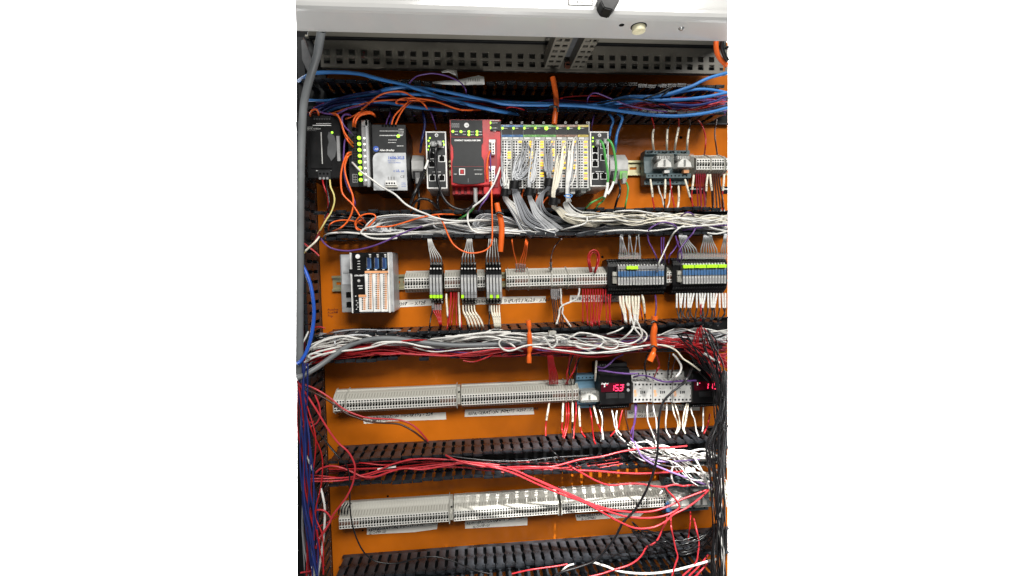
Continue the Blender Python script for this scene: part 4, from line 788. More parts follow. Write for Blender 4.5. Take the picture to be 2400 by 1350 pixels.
O = [('w_orange', 1.7, '846,258 860,247 874,234 890,223 907,217 933,214 950,217 961,223 975,231 987,238 997,248 1004,259,70', 'orange wire arching highest over the uppermost duct', 112),
     ('w_orange', 1.7, '948,244,90 930,242 930,236 945,231 972,230 1015,236 1040,244 1058,251 1075,256 1091,258 1145,258,70', 'orange wire folded back then running right in the uppermost duct', 112),
     ('w_orange', 1.4, '809,280 830,271 846,262 870,256,60', 'orange wire emerging above the green light module', 108),
     ('w_orange', 1.5, '780,265,90 805,257 831,249 874,238 928,234 980,236 1015,239,60', 'orange wire rising gently to the right above the power modules', 102),
     ('w_orange', 1.5, '918,292 920,283 926,270 939,256 955,240 963,234,80', 'orange wire dropping to the silver faced module, left of a pair', 116),
     ('w_orange', 1.5, '927,292 932,280 939,266 950,250 966,238,80', 'orange wire dropping to the silver faced module, right of a pair', 116),
     ('w_orange', 1.9, '827,296,104 828,286 831,277 838,270 847,267 857,263 868,263 876,268 880,274,90', 'orange wire looping out of the green light module, outer', 118),
     ('w_orange', 1.9, '832,297,104 833,288 838,277 846,270 857,267 868,266 878,271,90', 'orange wire looping out of the green light module, inner', 120),
     ('w_orange', 1.7, '727,272,104 729,262 735,257 742,257 746,264 747,270,106', 'small orange hoop on top of the black power supply', 118),
     ('w_orange', 1.8, '772,266,100 788,268 796,278 801,290 806,308 815,322 827,336,100', 'orange wire from the power supply top into the green light module, upper', 122),
     ('w_orange', 1.8, '776,267,100 792,272 798,284 803,300 809,318 817,332 827,344,100', 'orange wire from the power supply top into the green light module, lower', 120),
     ('w_orange', 1.8, '823,357,102 816,359 811,366 806,378 802,392 799,410 799,428 801,448 807,460 816,469 825,478 836,494 846,510 856,520,60', 'orange wire bowing left below the green light module', 124),
     ('w_orange', 1.8, '823,361,102 816,366 811,378 808,392 810,410 816,430 822,445 827,460 828,475 827,488 823,503 815,518 806,528 795,536 779,543,60', 'orange wire hanging straight below the green light module', 122),
     ('w_orange', 1.6, '858,524,60 846,517 836,523 834,534 842,540 856,536 870,524 880,512 878,504 866,501 850,504 838,513 832,525 838,535 850,540 870,534,60', 'orange wire coiled in a loop at the left of the second duct', 104),
     ('w_orange', 1.7, '850,537,60 870,532 910,531 940,524 975,513 1010,505 1040,502 1080,504,60', 'orange wire crossing the grey loops in the second duct', 106),
     ('w_orange', 1.5, '770,540,50 772,528 785,519 810,516 835,520 850,528,60', 'orange wire curving at the far left of the second duct', 90),
     ('w_orange', 1.7, '1027,506,80 1036,518 1045,538 1052,555 1062,572 1078,585 1095,592 1115,593 1135,588 1148,578 1153,565 1154,530 1153,490 1152,450 1151,425,118', 'orange wire hanging in a deep bow below the second duct', 122),
     ('w_orange', 1.7, '1142,420,118 1141,400 1142,380 1145,365 1149,353,112', 'orange wire in the lower plug of the red controller', 122),
     ('w_orange', 1.8, '1228,443,100 1224,455 1222,470 1221,482,80', 'short orange wire under the second io module', 90), ('w_orange', 1.8, '1259,432,100 1260,450 1256,470 1253,485,80', 'short orange wire under the fourth io module', 90),
     ('w_orange', 1.6, '1284,462,100 1275,472 1270,482 1269,492,70', 'short orange wire under the fifth io module', 90),
     ('w_purple', 1.7, '742,256,100 755,264 770,267 788,268 800,262 815,255 850,247 900,240,60', 'purple wire running right over the black power supply', 110),
     ('w_purple', 1.8, '827,274,90 818,269 808,269 802,276 803,288 809,298 818,307 827,317,104', 'purple wire looped at the left of the green light module', 120),
     ('w_purple', 1.6, '818,322,104 810,325 807,338 806,355 805,372 806,400 810,425 818,445 828,462 832,480 829,492,80', 'purple wire hanging with the orange pair beside the green light module', 114),
     ('w_purple', 1.4, '959,195 967,186 978,178 995,174 1015,172 1040,176 1058,182 1076,191 1086,201 1092,212 1093,221,70', 'purple wire arching over the curled paper label', 112),
     ('w_purple', 1.4, '905,292,110 908,280 913,270 914,258,70', 'purple wire dropping into the silver faced module', 100), ('w_navy', 1.5, '913,292,110 918,278 919,266,70', 'dark blue wire dropping into the silver faced module', 100),
     ('w_purple', 1.5, '1005,256,70 1012,270 1017,285 1022,303,80', 'purple wire dropping to the left network switch', 98), ('w_purple', 1.5, '1376,245,60 1378,230 1388,219 1402,219 1430,230 1465,244 1500,253 1545,260 1580,264,50', 'purple wire hooping up right of the orange tube', 108),
     ('w_purple', 1.4, '1393,268,70 1390,280 1387,295 1386,306,60', 'purple wire dropping behind the right network switch', 90),
     ('w_purple', 1.7, '1150,400,116 1149,370 1148,355,112', 'purple wire in the upper plug of the red controller', 120), ('w_purple', 1.7, '1163,410,120 1158,428 1150,445 1140,465 1127,482 1118,500,70', 'purple wire falling from the lower plug of the red controller', 122),
     ('w_red', 1.3, '1305,234,70 1325,228 1365,225 1400,225 1420,230,60', 'thin red wire lying high in the duct right of the orange tube', 90), ('w_red', 1.4, '1470,255,60 1490,246 1530,244 1560,247 1578,260,50', 'thin red wire curved low at the right of the uppermost duct', 90),
     ('w_red', 1.3, '1430,262,50 1460,252 1500,256 1515,262,50', 'thin red wire short bow low right of the orange tube', 90), ('w_red', 1.4, '1180,262,60 1190,252 1205,251 1225,256 1238,262,50', 'thin red wire hump above the io modules', 95),
     ('w_pink', 1.4, '1640,252,60 1660,246 1690,239 1704,238,90', 'thin pink wire at the right end of the uppermost duct', 95), ('w_red', 1.3, '1580,262,50 1610,254 1640,262,50', 'thin red hump in front of the lowest blue cable end', 90),
     ('w_black', 1.8, '1490,240,90 1520,228 1545,218 1568,206 1576,199 1572,206 1555,222 1538,232,70', 'thin black cable folded back near the shiny stud', 112), ('w_black', 1.6, '1370,250,60 1430,238 1480,232 1530,240 1560,256,50', 'thin black cable across the blue ones', 108)]
for mt, r, p, l, d in O: wire(mt, r, p, l, None, d)
bundle(['w_purple', 'w_red', 'w_navy', 'w_brown'], 1.2, '720,262,.4 800,250 900,244 1000,240 1100,246 1200,250 1300,252 1400,250 1500,250 1600,248 1700,240', 26, 6, 13, 'thin purple, red and dark blue wires deep in the uppermost duct', 'thin wires deep in the uppermost duct', 3, (20, 65))

# ---- power supply output, controller area, single cables
S_ = [('w_red', 1.7, '756,421,108 758,432 763,447 768,460,100 770,480 765,500,70', 'red wire from the bottom of the black power supply', 106), ('w_black', 1.7, '766,421,108 766,440 770,460 772,485 766,505,70', 'black wire from the bottom of the black power supply', 106),
      ('w_yellow', 1.7, '773,421,108 775,438 782,455 784,470 781,485 775,500 765,515 755,532 745,548,100', 'yellow wire from the bottom of the black power supply', 108),
      ('w_white', 2.0, '826,381,104 836,392 848,404 868,418 895,438 925,455 950,478 975,492 1000,502 1020,510 1050,516 1085,518 1140,517,80', 'white wire sagging diagonally from the green light module into the second duct', 128),
      ('w_black', 3.2, '960,482,90 968,462 978,440 990,412 998,392 1004,376 1008,352 1013,338,118', 'black patch cable rising to the left network switch', 126),
      ('w_black', 2.8, '968,483,95 975,471 988,466 1003,468 1015,476 1026,488,90', 'short black cable arched below the narrow coupler', 110), ('w_black', 2.8, '978,432,64 982,455 982,475 980,490,70', 'black cable below the narrow grey coupler', 80),
      ('w_black', 3.0, '1031,338,118 1022,348 1020,375 1023,405 1028,430 1035,455 1048,475 1065,487 1085,492 1100,488 1112,476,108', 'long black cable from the left switch looping to the clear plug below the red controller', 130),
      ('w_black', 2.8, '1030,448,70 1026,465 1026,478 1029,495,80', 'black cable hanging below the left network switch', 100),
      ('w_white', 2.6, '1003,375 1000,386 996,396', 'white sleeve round the black patch cable at the left switch', 132),
      ('w_green', 2.0, '1113,478,104 1108,490 1098,500 1086,508 1075,514,70', 'short green cable leaving the clear plug below the red controller', 100),
      ('w_white', 2.0, '1172,392,116 1168,405 1162,420 1152,440 1142,455 1128,470 1112,482 1100,492 1096,505 1098,525 1108,540 1125,546 1150,545,80', 'white wire bowing from the red controller edge into the second duct', 122),
      ('w_green', 2.6, '1407,330,126 1412,336 1416,350 1419,370 1423,395 1425,415 1424,430', 'green network cable, left one of the pair at the right switch', 132), ('w_green', 2.6, '1424,327,126 1432,334 1438,350 1442,372 1444,395 1441,415 1438,428', 'green network cable, right one of the pair at the right switch', 132),
      ('w_white', 3.0, '1424,428 1422,445 1417,462', 'white sleeve on the left green network cable', 132), ('w_white', 3.0, '1438,426 1433,440 1424,455', 'white sleeve on the right green network cable', 132),
      ('w_green', 2.0, '1417,460,128 1400,468 1385,476 1375,486,90 1368,494,60', 'green cable end going left into the second duct', 112), ('w_green', 2.0, '1418,462,128 1412,472 1402,480 1395,492,70', 'second green cable end going into the second duct', 112),
      ('w_green', 2.0, '1468,428,66 1472,440 1470,460 1466,480 1465,492,60', 'green cable below the double coupler', 76), ('w_black', 2.6, '1449,426,64 1453,440 1452,455 1446,470 1440,492,60', 'black cable below the double coupler', 76),
      ('w_purple', 1.7, '753,560,100 762,572 780,583 810,588 840,585 870,578 900,567 930,553 960,540 985,532 1000,528,70', 'purple wire hanging in a shallow bow above the grey network adapter', 118),
      ('w_white', 2.1, '760,554,60 775,547 810,545 850,548 900,549 950,543 990,530 1020,524 1060,522 1110,516 1160,517,60', 'white wire curving up through the second duct left half', 108),
      ('w_white', 2.1, '930,558,100 900,560 870,558 852,550 846,545 855,536 880,530 900,520,60', 'white wire hooked over the lower wall of the second duct', 112)]
for mt, r, p, l, d in S_: wire(mt, r, p, l, None, d)

# ---- io bundles: seven loose bundles from module fronts into the second duct
IO = [('w_white', 'white', 1182, 372, 1183, 452, [(1196, 480), (1215, 505), (1232, 530), (1258, 549)], 7), ('w_lgrey', 'light grey', 1215, 360, 1204, 430, [(1212, 470), (1228, 505), (1250, 522), (1290, 540)], 8),
      ('w_grey', 'grey', 1235, 350, 1206, 435, [(1220, 475), (1238, 512), (1268, 530), (1300, 545)], 6), ('w_lgrey', 'grey', 1252, 345, 1242, 450, [(1250, 478), (1262, 500), (1285, 520), (1310, 540)], 8),
      ('w_grey', 'grey', 1285, 350, 1286, 425, [(1270, 455), (1262, 485), (1275, 510), (1310, 525)], 8), ('w_cream', 'cream', 1312, 350, 1297, 472, [(1308, 490), (1330, 510), (1362, 520), (1410, 524)], 8),
      ('w_white', 'white', 1340, 340, 1330, 458, [(1326, 475), (1338, 495), (1360, 507), (1400, 512)], 8)]
rg = random.Random(11)
for bi, (mt, cn, ut, vt_, un, vn, tail, n) in enumerate(IO):
    mbw = MB()
    lab = '%s wires bundled from the io modules, %s' % (cn, ['nearest the red controller', 'second bundle from the red controller', 'darker strands behind the second bundle', 'bundle hanging from the first green banded module', 'bundle with the highest tie', 'bundle with the lowest tie', 'rightmost bundle with a blue tie'][bi])
    for i in range(int(n * 1.9)):
        a = rg.uniform(-8, 8); v0 = vt_ + rg.uniform(-22, 50); P = [W(ut + a * 1.2 + rg.uniform(-3, 9), v0, 112), W(ut + a * 1.3, v0 + 14, 120), W((ut * .45 + un * .55) + a * 1.1, (v0 + vn) / 2 + 6, 124), W(un + a * .62, vn - 22, 122), W(un + a * .55, vn, 118), W(un + a * .8 + 2, vn + 14, 112)]
        for k, (x, y) in enumerate(tail): P.append(W(x + a * (1 + .5 * k) * .9, y - a * (.5 + .3 * k), 104 - 11 * k))
        mbw.tube(spline(P, 6), 1.2, mt if rg.random() > .12 else 'w_grey', 7)
    solo('wire_bundle', mbw, lab, 'wires', W(un, vn, 118), None, 0, 'stuff')
for (u, v, l, r) in ((1183, 452, 'leftmost', 9), (1205, 434, 'second from the left', 11), (1241, 450, 'third from the left', 10), (1286, 428, 'fourth from the left', 10), (1297, 473, 'rightmost', 10)):
    mb = MB(); p = W(u, v, 118); mb.cyl((p.x - 1, p.y, p.z - 7), (.15, -.05, 1), r, 15, 'black', 14, r * .94); mb.box(p.x + r * .4, p.x + r + 4, 118, 124, p.z - 4, p.z + 5, 'black')
    solo('cable_tie', mb, l + ' black hook and loop tie round an io wire bundle', 'cable tie', p, 'black ties on the io bundles', .8)
wire('w_blue', 1.2, '1322,458 1328,462 1336,463 1341,458 1334,456 1326,456', 'thin blue cable tie round the rightmost io bundle', None, 128, name='cable_tie', cat='cable tie')

# ---- second duct: grey and white loops at the left, cream run at the right
rg = random.Random(5); mbw = MB()
for i in range(30):
    f = i / 29; mt = ['w_white', 'w_lgrey', 'w_grey', 'w_lgrey'][i % 4]; x0 = 858 + 70 * f; top = 503 + 26 * f + rg.uniform(-3, 3); x1 = 1120 + rg.uniform(-60, 60)
    P = [(x0 + 18 + rg.uniform(-8, 12), 546 - 6 * f), (x0, 538), (x0 + 4, 524 + 6 * f), (x0 + 30, top + 4), (x0 + 90, top), (x0 + 150, top + 8 + 6 * f), (x1 - 40, 536 + rg.uniform(-5, 4)), (x1 + 20, 543 + rg.uniform(-6, 4)), (x1 + 70, 546 + rg.uniform(-6, 3))]
    mbw.tube(spline([W(a, b, 60 + 30 * (1 - f) + rg.uniform(-6, 6)) for a, b in P], 6), 1.5, mt, 6)
solo('wire_bundle', mbw, 'white and grey wires bent in wide loops in the left half of the second duct', 'wires', W(900, 520, 60), None, 0, 'stuff'); mbw = MB()
for i in range(22):
    f = i / 21; x0 = 1108 + rg.uniform(0, 16); top = 503 + 22 * f + rg.uniform(-2, 2)
    mbw.tube(spline([W(a, b, 58 + 26 * (1 - f)) for a, b in [(x0 + 25, 545), (x0, 528), (x0 + 8, top + 6), (x0 + 30, top), (x0 + 75, top + 8), (x0 + 120, 530), (1250, 542 - 10 * (1 - f)), (1300, 546 - 8 * f)]], 6), 1.4, ['w_lgrey', 'w_grey'][i % 2], 6)
solo('wire_bundle', mbw, 'grey wires in tight loops behind the orange tube of the second duct', 'wires', W(1120, 520, 60), None, 0, 'stuff')
bundle(['w_white', 'w_lgrey', 'w_white'], 1.5, '930,548,.5 1000,546 1080,542 1160,540 1230,543 1300,546', 16, 12, 7, 'white and grey wires lying low in the left half of the second duct', 'low straight wires left in the second duct', 8, (50, 78))
bundle(['w_cream', 'w_cream', 'w_white'], 1.45, '1325,503,.4 1370,508,.8 1430,512 1490,512 1550,513 1610,516 1660,517 1704,518', 28, 8, 11, 'run of straight cream wires in the right half of the second duct', 'cream run in the second duct', 9, (55, 92))
bundle(['w_grey', 'w_lgrey', 'w_grey'], 1.5, '1270,535,.7 1330,538 1400,537 1470,534 1540,532 1610,530 1704,527', 26, 10, 9, 'run of grey wires under the cream ones in the second duct', 'grey run in the second duct', 10, (25, 60))
for mt, r, p, l, d in [('w_white', 1.8, '1540,640,60 1543,620 1552,600 1566,570,80 1580,545 1600,530 1625,520,70', 'white wire rising between the two relay banks into the second duct', 100), ('w_white', 1.8, '1312,540,60 1340,533 1370,524 1376,512 1368,503,60', 'white wire hooked across the cream run', 100),
                      ('w_white', 1.8, '1415,503,50 1450,495 1490,494 1530,500 1580,505,50', 'white wire arched along the upper wall of the second duct, left', 95), ('w_white', 1.8, '1500,496,50 1530,503 1560,510,60', 'short white wire diving from the upper wall of the second duct', 95),
                      ('w_white', 1.9, '1392,548,60 1430,541 1480,539 1530,541 1600,532 1660,528 1704,523', 'white wire weaving below the cream run to the right edge', 100), ('w_white', 1.9, '1640,524,70 1670,535 1704,542,90', 'white wire dropping at the right end of the second duct', 100),
                      ('w_white', 1.9, '1658,546,90 1680,548 1704,542,90', 'short white wire at the lower right corner of the second duct', 100),
                      ('w_purple', 1.7, '1518,548,90 1522,537 1535,528 1552,521 1570,523 1584,531 1590,548,80', 'purple wire hooping over the lower wall of the second duct', 105), ('w_purple', 1.6, '1596,506,80 1608,499 1618,499 1630,507,80', 'small purple hump on the upper part of the second duct', 100),
                      ('w_purple', 1.7, '1632,527,90 1625,545,100 1610,562 1600,575 1590,592 1588,610,70', 'purple wire crossing down to the right relay bank', 95), ('w_purple', 1.7, '1583,552,90 1588,570 1596,590 1598,605 1592,614,66', 'purple wire dropping to the right relay bank end', 90),
                      ('w_purple', 1.7, '1600,540,60 1650,532 1704,528', 'purple wire lying in the right end of the second duct', 90),
                      ('w_purple', 1.5, '1518,552,90 1520,565 1530,585 1538,602 1541,612,60', 'purple wire bowing to the right end of the left relay bank', 86), ('w_purple', 1.5, '1550,556,90 1550,580 1551,600 1551,615,60', 'purple wire falling straight between the relay banks, left', 84), ('w_purple', 1.5, '1556,556,90 1555,580 1558,600 1559,615,60', 'purple wire falling straight between the relay banks, right', 84),
                      ('w_purple', 1.5, '1592,565,90 1580,585 1569,600 1567,616,60', 'purple wire slanting left between the relay banks', 84), ('w_purple', 1.6, '1536,692,60 1538,712 1537,730 1535,745,90', 'purple wire hanging below the left relay bank', 80)]: wire(mt, r, p, l, None, d)

# ---- second row, wires above
def nth(i, n): return (ORDN[i] + ' ' if i < n - 1 else 'rightmost ') if n > 1 else ''
def drops(items, lab, grp, mt, r, d0=55, d1=92, sleeve=None, **k):
    items = sorted(items, key=lambda q: q[0])
    for oi, it in enumerate(items): wire(it[4] if len(it) > 4 else mt, r, [W(it[0], it[1], d0), W(it[0] * .9 + it[2] * .1, it[1] * .7 + it[3] * .3, d0 + 16), W(it[0] * .35 + it[2] * .65, it[1] * .35 + it[3] * .65, (d0 + d1) / 2 + 8), W(it[2], it[3], d1), W(it[2] + 1, it[3] + (6 if it[3] > it[1] else -6), d1 - 30)], nth(oi, len(items)) + lab, grp, sleeve=sleeve, **k)
drops([(1010 + i * 6.2, 620, 1003 + i * 2, 562) for i in range(5)], 'white wire fanning up from the leftmost black relay group', 'white wires above the left relay group', 'w_white', 1.15, 60, 86, (.04, .28), sl_m='clear_sleeve', sl_r=1.8)
drops([(1083 + i * 7, 618, 1095 + i * 2.6, 562) for i in range(5)], 'white wire fanning up from the middle black relay group', 'white wires above the middle relay group', 'w_white', 1.15, 60, 86, (.04, .28), sl_m='clear_sleeve', sl_r=1.8)
drops([(1140 + i * 7.2, 618, 1146 + i * 4.4, 562) for i in range(5)], 'white wire fanning up from the rightmost black relay group', 'white wires above the third relay group', 'w_white', 1.15, 60, 86, (.04, .28), sl_m='clear_sleeve', sl_r=1.8)
drops([(1014 + i * 6, 714, 1030 + i * 1.5, 760) for i in range(4)], 'red wire gathered below the leftmost black relay group', 'red wires below the left relay group', 'w_red', 1.5, 56, 80, (.04, .28), sl_m='clear_sleeve', sl_r=2.7)
drops([(1015, 705, 1007, 765, 'w_black'), (1092, 716, 1096, 766, 'w_black'), (1148, 716, 1146, 766, 'w_black')], 'black wire falling below a black relay group', 'black wires below the relay groups', 'w_black', 1.5, 56, 80, (.04, .25), sl_m='clear_sleeve', sl_r=2.7)
drops([(1085 + i * 6.6, 716, 1100 + i * 8, 764) for i in range(5)], 'cream wire below the middle black relay group', 'cream wires below the middle relay group', 'w_cream', 1.7, 56, 82, (.3, .7))
drops([(1152 + i * 6, 716, 1160 + i * 4, 764) for i in range(4)], 'cream wire below the rightmost black relay group', 'cream wires below the third relay group', 'w_cream', 1.7, 56, 82, (.3, .8))
drops([(1058, 686, 1052, 760), (1064, 686, 1058, 760), (1069, 686, 1070, 762), (1056, 686, 1048, 770), (1073, 686, 1082, 765)], 'red wire between the first two black relay groups', 'red wires between the relay groups', 'w_red', 1.4, 36, 80)
drops([(1046, 690, 1049, 740), (1075, 686, 1078, 764)], 'white sleeved wire between the first two relay groups', 'white sleeved wires between the relay groups', 'w_white', 1.6, 36, 80, (.0, .7))
drops([(1211, 636, 1200, 565), (1217, 636, 1232, 565), (1223, 636, 1234, 568), (1229, 636, 1236, 572)], 'thin orange wire above the long terminal strip of the second row', 'orange wires above the long strip', 'w_orange', 1.3, 36, 86, (.0, .22), sl_m='clear_sleeve', sl_r=2.8)
wire('w_brown', 1.9, '1292,632,40 1291,615 1293,598 1298,582 1306,570 1316,560,90', 'dark brown wire bowing up from the long terminal strip', None, 65, sleeve=(0, .2), sl_m='clear_sleeve', sl_r=3)
wire('w_red', 2.0, '1384,640,36 1380,622 1378,604 1382,592 1391,586 1400,590 1404,602 1402,618 1396,634 1394,640,36', 'red wire jumper looped above the long terminal strip', None, 62)
wire('w_red', 1.7, '1388,640,36 1384,622 1382,606 1385,596 1391,591 1398,595 1400,606 1398,620 1392,640,36', 'inner red wire of the looped jumper above the long strip', None, 58)
drops([(1366 + i * 5.9, 678, [1366, 1378, 1376, 1385, 1392, 1388, 1396, 1402, 1404, 1422, 1432, 1428][i], 752 + (i * 7) % 12) for i in range(12)], 'red wire hanging below the right end of the long terminal strip', 'red wires below the long strip', 'w_red', 1.5, 36, 88)
drops([(1293 + i * 5, 678, 1300 + i * 5, 755 + (i % 3) * 5) for i in range(5)], 'dark wire with a clear marker below the long terminal strip', 'dark wires below the long strip', 'w_brown', 1.6, 36, 84, (.0, .28), sl_m='clear_sleeve', sl_r=2.7)
wire('w_white', 2.0, '1314,678,38 1315,692 1315,708 1319,722 1318,735 1326,748 1338,765,90', 'white wire curving right below the long terminal strip', None, 72)
wire('w_white', 2.0, '1358,676,38 1357,688 1350,701 1337,708 1322,714 1312,724 1310,740 1304,760,90', 'white wire swinging left below the long terminal strip', None, 76)
drops([(1453 + i * 7.3, 694, [1465, 1468, 1482, 1477, 1487, 1490, 1494][i], 752 + i) for i in range(7)], 'white wire fanning below the left relay bank', 'white wires below the left relay bank', 'w_white', 1.9, 52, 96, (.06, .55))
for mt, r, p, l in [('w_white', 2.0, '1482,752 1488,770 1500,785 1508,798,80', 'white wire looping into the middle duct below the left bank, first'), ('w_white', 2.0, '1488,748 1484,768 1470,785 1450,800,80', 'white wire looping into the middle duct below the left bank, second'),
                    ('w_white', 2.0, '1492,750 1500,768 1505,785 1495,797 1475,806 1455,803 1430,795 1395,785 1360,780 1338,790 1322,800,90', 'longest white wire looping from the left bank across the middle duct'), ('w_white', 2.0, '1480,766 1500,770 1513,780 1516,790 1508,800 1495,806,80', 'white wire turned back in a hook beside the slanted orange tube')]: wire(mt, r, p, l, None, 104)
drops([(1497, 694, 1505, 745), (1456, 694, 1459, 752)], 'dark red wire below the left relay bank', 'dark red wires below the left relay bank', 'w_maroon', 1.5, 50, 84)
wire('w_white', 1.9, '1505,692,54 1508,705 1510,722 1511,735', 'cream sleeve wire at the right of the left relay bank', None, 66, sleeve=(.1, .9)); wire('w_black', 1.6, '1511,735,66 1512,748 1511,760', 'black wire end below the cream sleeve', None, 80)
GW = [(1453, 594, 1454, 552), (1458, 594, 1456, 552), (1463, 594, 1457, 555), (1468, 594, 1459, 558), (1473, 594, 1474, 552), (1482, 594, 1477, 556), (1488, 594, 1492, 556), (1500, 594, 1497, 552)]
drops([(a, b + 6, c, e) for a, b, c, e in GW], 'grey wire rising from the left relay bank', 'grey wires above the left relay bank', 'w_lgrey', 1.4, 52, 86)
drops([(1600 + i * 6.6, 597, 1592 + i * 3.2, 553) for i in range(6)] + [(1642 + i * 6.4, 597, 1650 + i * 2.8, 553) for i in range(7)] + [(1690 + i * 5, 597, 1697 + i * 2.4, 555) for i in range(3)], 'grey wire rising from the right relay bank', 'grey wires above the right relay bank', 'w_lgrey', 1.4, 52, 86)
for (ua, ub, n, l) in ((1450, 1503, 9, 'row of clear wire markers on the left relay bank'), (1592, 1704, 18, 'row of clear wire markers on the right relay bank')):
    t = thing('wire_marker_row', l, 'wire markers', W((ua + ub) / 2, 600, 55))
    for i in range(n): u = ua + (ub - ua) * i / n; mb = MB(); mb.rc(u, 591 + (i % 3), u + (ub - ua) / n - .5, 607, 58, 54, 'clear_sleeve'); mb.build('marker', t)
for i in range(18):
    u = 1586 + i * 6.7; v0 = 692; slant = [0, 2, -4, -2, 0, -6, -8, 0, 3, -2, -6, 0, 1, -2, -6, 0, 2, 0][i]
    wire('w_black', 1.4, [W(u, v0 - 4, 52), W(u + slant * .5, v0 + 14, 66), W(u + slant, v0 + 30, 76), W(u + slant * 1.2 + [3, -3][i % 2], v0 + 45, 84), W(1592 + (i // 3) * 18 + i % 3 * 2, 752, 88), W(1592 + (i // 3) * 18, 764, 70)], nth(i, 18) + 'black wire with a white sleeve below the right relay bank', 'sleeved wires below the right relay bank', sleeve=(.02, .42), sl_r=2.25, sl_m='w_white')
wire('w_red', 1.5, '1642,700,50 1643,722 1642,745 1643,758', 'single red wire below the right relay bank', None, 82)

# ---- top row relays and short strips
SL = dict(sl_m='w_cream', sl_r=2.5)
for mt, p, l, sl in [('w_red', '1532,352,42 1530,335 1530,312 1533,300 1531,288 1528,277,86', 'red wire with a white sleeve, leftmost above the clear relays', (.05, .55)), ('w_black', '1563,354,42 1563,335 1564,308 1568,295 1570,280,86', 'black wire with a white sleeve above the left clear relay', (.05, .6)),
                     ('w_red', '1581,352,42 1584,332 1589,306 1591,295 1591,280,86', 'red wire with a slanted white sleeve between the clear relays', (.05, .65)), ('w_black', '1610,354,42 1611,335 1614,308 1617,295 1616,280,86', 'black wire with a white sleeve above the right clear relay', (.05, .6)),
                     ('w_red', '1651,362,40 1653,345 1654,325 1650,305 1643,290 1636,281,86', 'plain red wire curving above the first short strip', None), ('w_brown', '1681,362,40 1678,340 1675,315 1677,295 1680,280,86', 'dark brown wire above the second short strip', None),
                     ('w_red', '1524,420,38 1527,440 1529,458 1530,470 1534,490,86', 'sleeved red wire, leftmost below the clear relays', (.05, .6)), ('w_white', '1543,436,34 1546,450 1552,465 1555,480 1560,492,80', 'plain white wire below the left clear relay', None),
                     ('w_black', '1559,420,40 1559,440 1558,460 1557,478 1559,492,84', 'sleeved black wire below the left clear relay', (.05, .6)), ('w_red', '1570,420,42 1572,440 1576,462 1582,492,84', 'bare red wire between the clear relays, below', None), ('w_white', '1574,437,34 1570,455 1568,475 1562,492,80', 'thin white wire slanting below the two clear relays', None),
                     ('w_white', '1590,436,34 1591,455 1590,475 1588,492,80', 'white printed wire below the right clear relay', (.05, .9)), ('w_black', '1605,420,42 1611,440 1617,462 1624,480 1632,492,84', 'sleeved black wire slanting right below the right clear relay', (.05, .52)),
                     ('w_red', '1626,410,40 1624,430 1622,447 1621,465 1625,490,84', 'sleeved red wire below the left end of the first short strip', (.05, .48)), ('w_black', '1659,408,40 1656,430 1655,448 1654,470 1653,492,84', 'sleeved black wire below the right end of the first short strip', (.05, .5)),
                     ('w_black', '1664,408,40 1666,430 1668,447 1669,470 1670,492,84', 'sleeved black wire below the left end of the second short strip', (.05, .5)), ('w_red', '1697,408,40 1696,430 1694,447 1692,470 1693,492,84', 'sleeved red wire near the right edge of the top row', (.05, .5))]:
    wire(mt, 1.6, p, l, None, 66, sleeve=sl, **SL)
drops([(1632 + i * 5, 407, 1636 + i * 4 + (i % 2) * 4, 488) for i in range(5)], 'dark red wire below the first short strip', 'dark red wires below the first short strip', 'w_maroon', 1.6, 34, 84)
drops([(1671 + i * 5, 407, 1672 + i * 8, 488) for i in range(4)], 'thick black wire below the second short strip', 'black wires below the second short strip', 'w_brown', 2.0, 34, 84)

# ---- middle duct
bundle('w_red', 1.35, '700,850,.4 740,842,.7 800,828 900,818 1000,822 1100,826 1200,822 1300,822 1400,824 1500,812 1580,805 1650,822 1704,850', 26, 7, 10, 'run of red wires low along the whole middle duct', 'red run in the middle duct', 21, (45, 88))
bundle('w_maroon', 1.3, '720,830,.6 800,815 900,808 1000,812 1100,818 1200,815 1300,812 1400,806 1500,800 1600,800 1704,812', 20, 6, 16, 'run of dark red wires deep in the middle duct', 'dark red run in the middle duct', 22, (25, 60))
bundle('w_white', 1.4, '730,815,.5 780,800 850,790 920,800 1000,808 1080,812 1160,806 1240,800 1320,800 1400,812 1500,812,.6', 13, 8, 11, 'run of white wires along the left half of the middle duct', 'white run in the middle duct', 23, (55, 92))
bundle('w_white', 1.5, '1040,795,.6 1100,790 1160,784 1220,786 1280,792 1330,798,.5', 11, 8, 9, 'tangle of white wires around the pinched orange tube', 'white tangle at the pinched tube', 24, (60, 98), freq=3)
bundle(['w_lgrey', 'w_white'], 1.5, '1540,790,.5 1590,790 1640,788 1704,786', 14, 5, 14, 'grey and white wires at the right end of the middle duct', 'right end of the middle duct', 25, (30, 80))
bundle('w_purple', 1.4, '1000,815,.5 1100,818 1200,812 1300,818 1400,812 1480,800 1520,790,.5', 4, 6, 6, 'few purple wires running through the middle duct', 'purple wires in the middle duct', 26, (50, 90))
bundle(['w_grey', 'w_black'], 1.6, '745,788,.6 820,786 900,782 1000,786 1100,792 1250,796 1400,796 1550,794 1700,790', 18, 8, 9, 'grey and black wires along the upper wall of the middle duct', 'upper wires in the middle duct', 27, (18, 50))
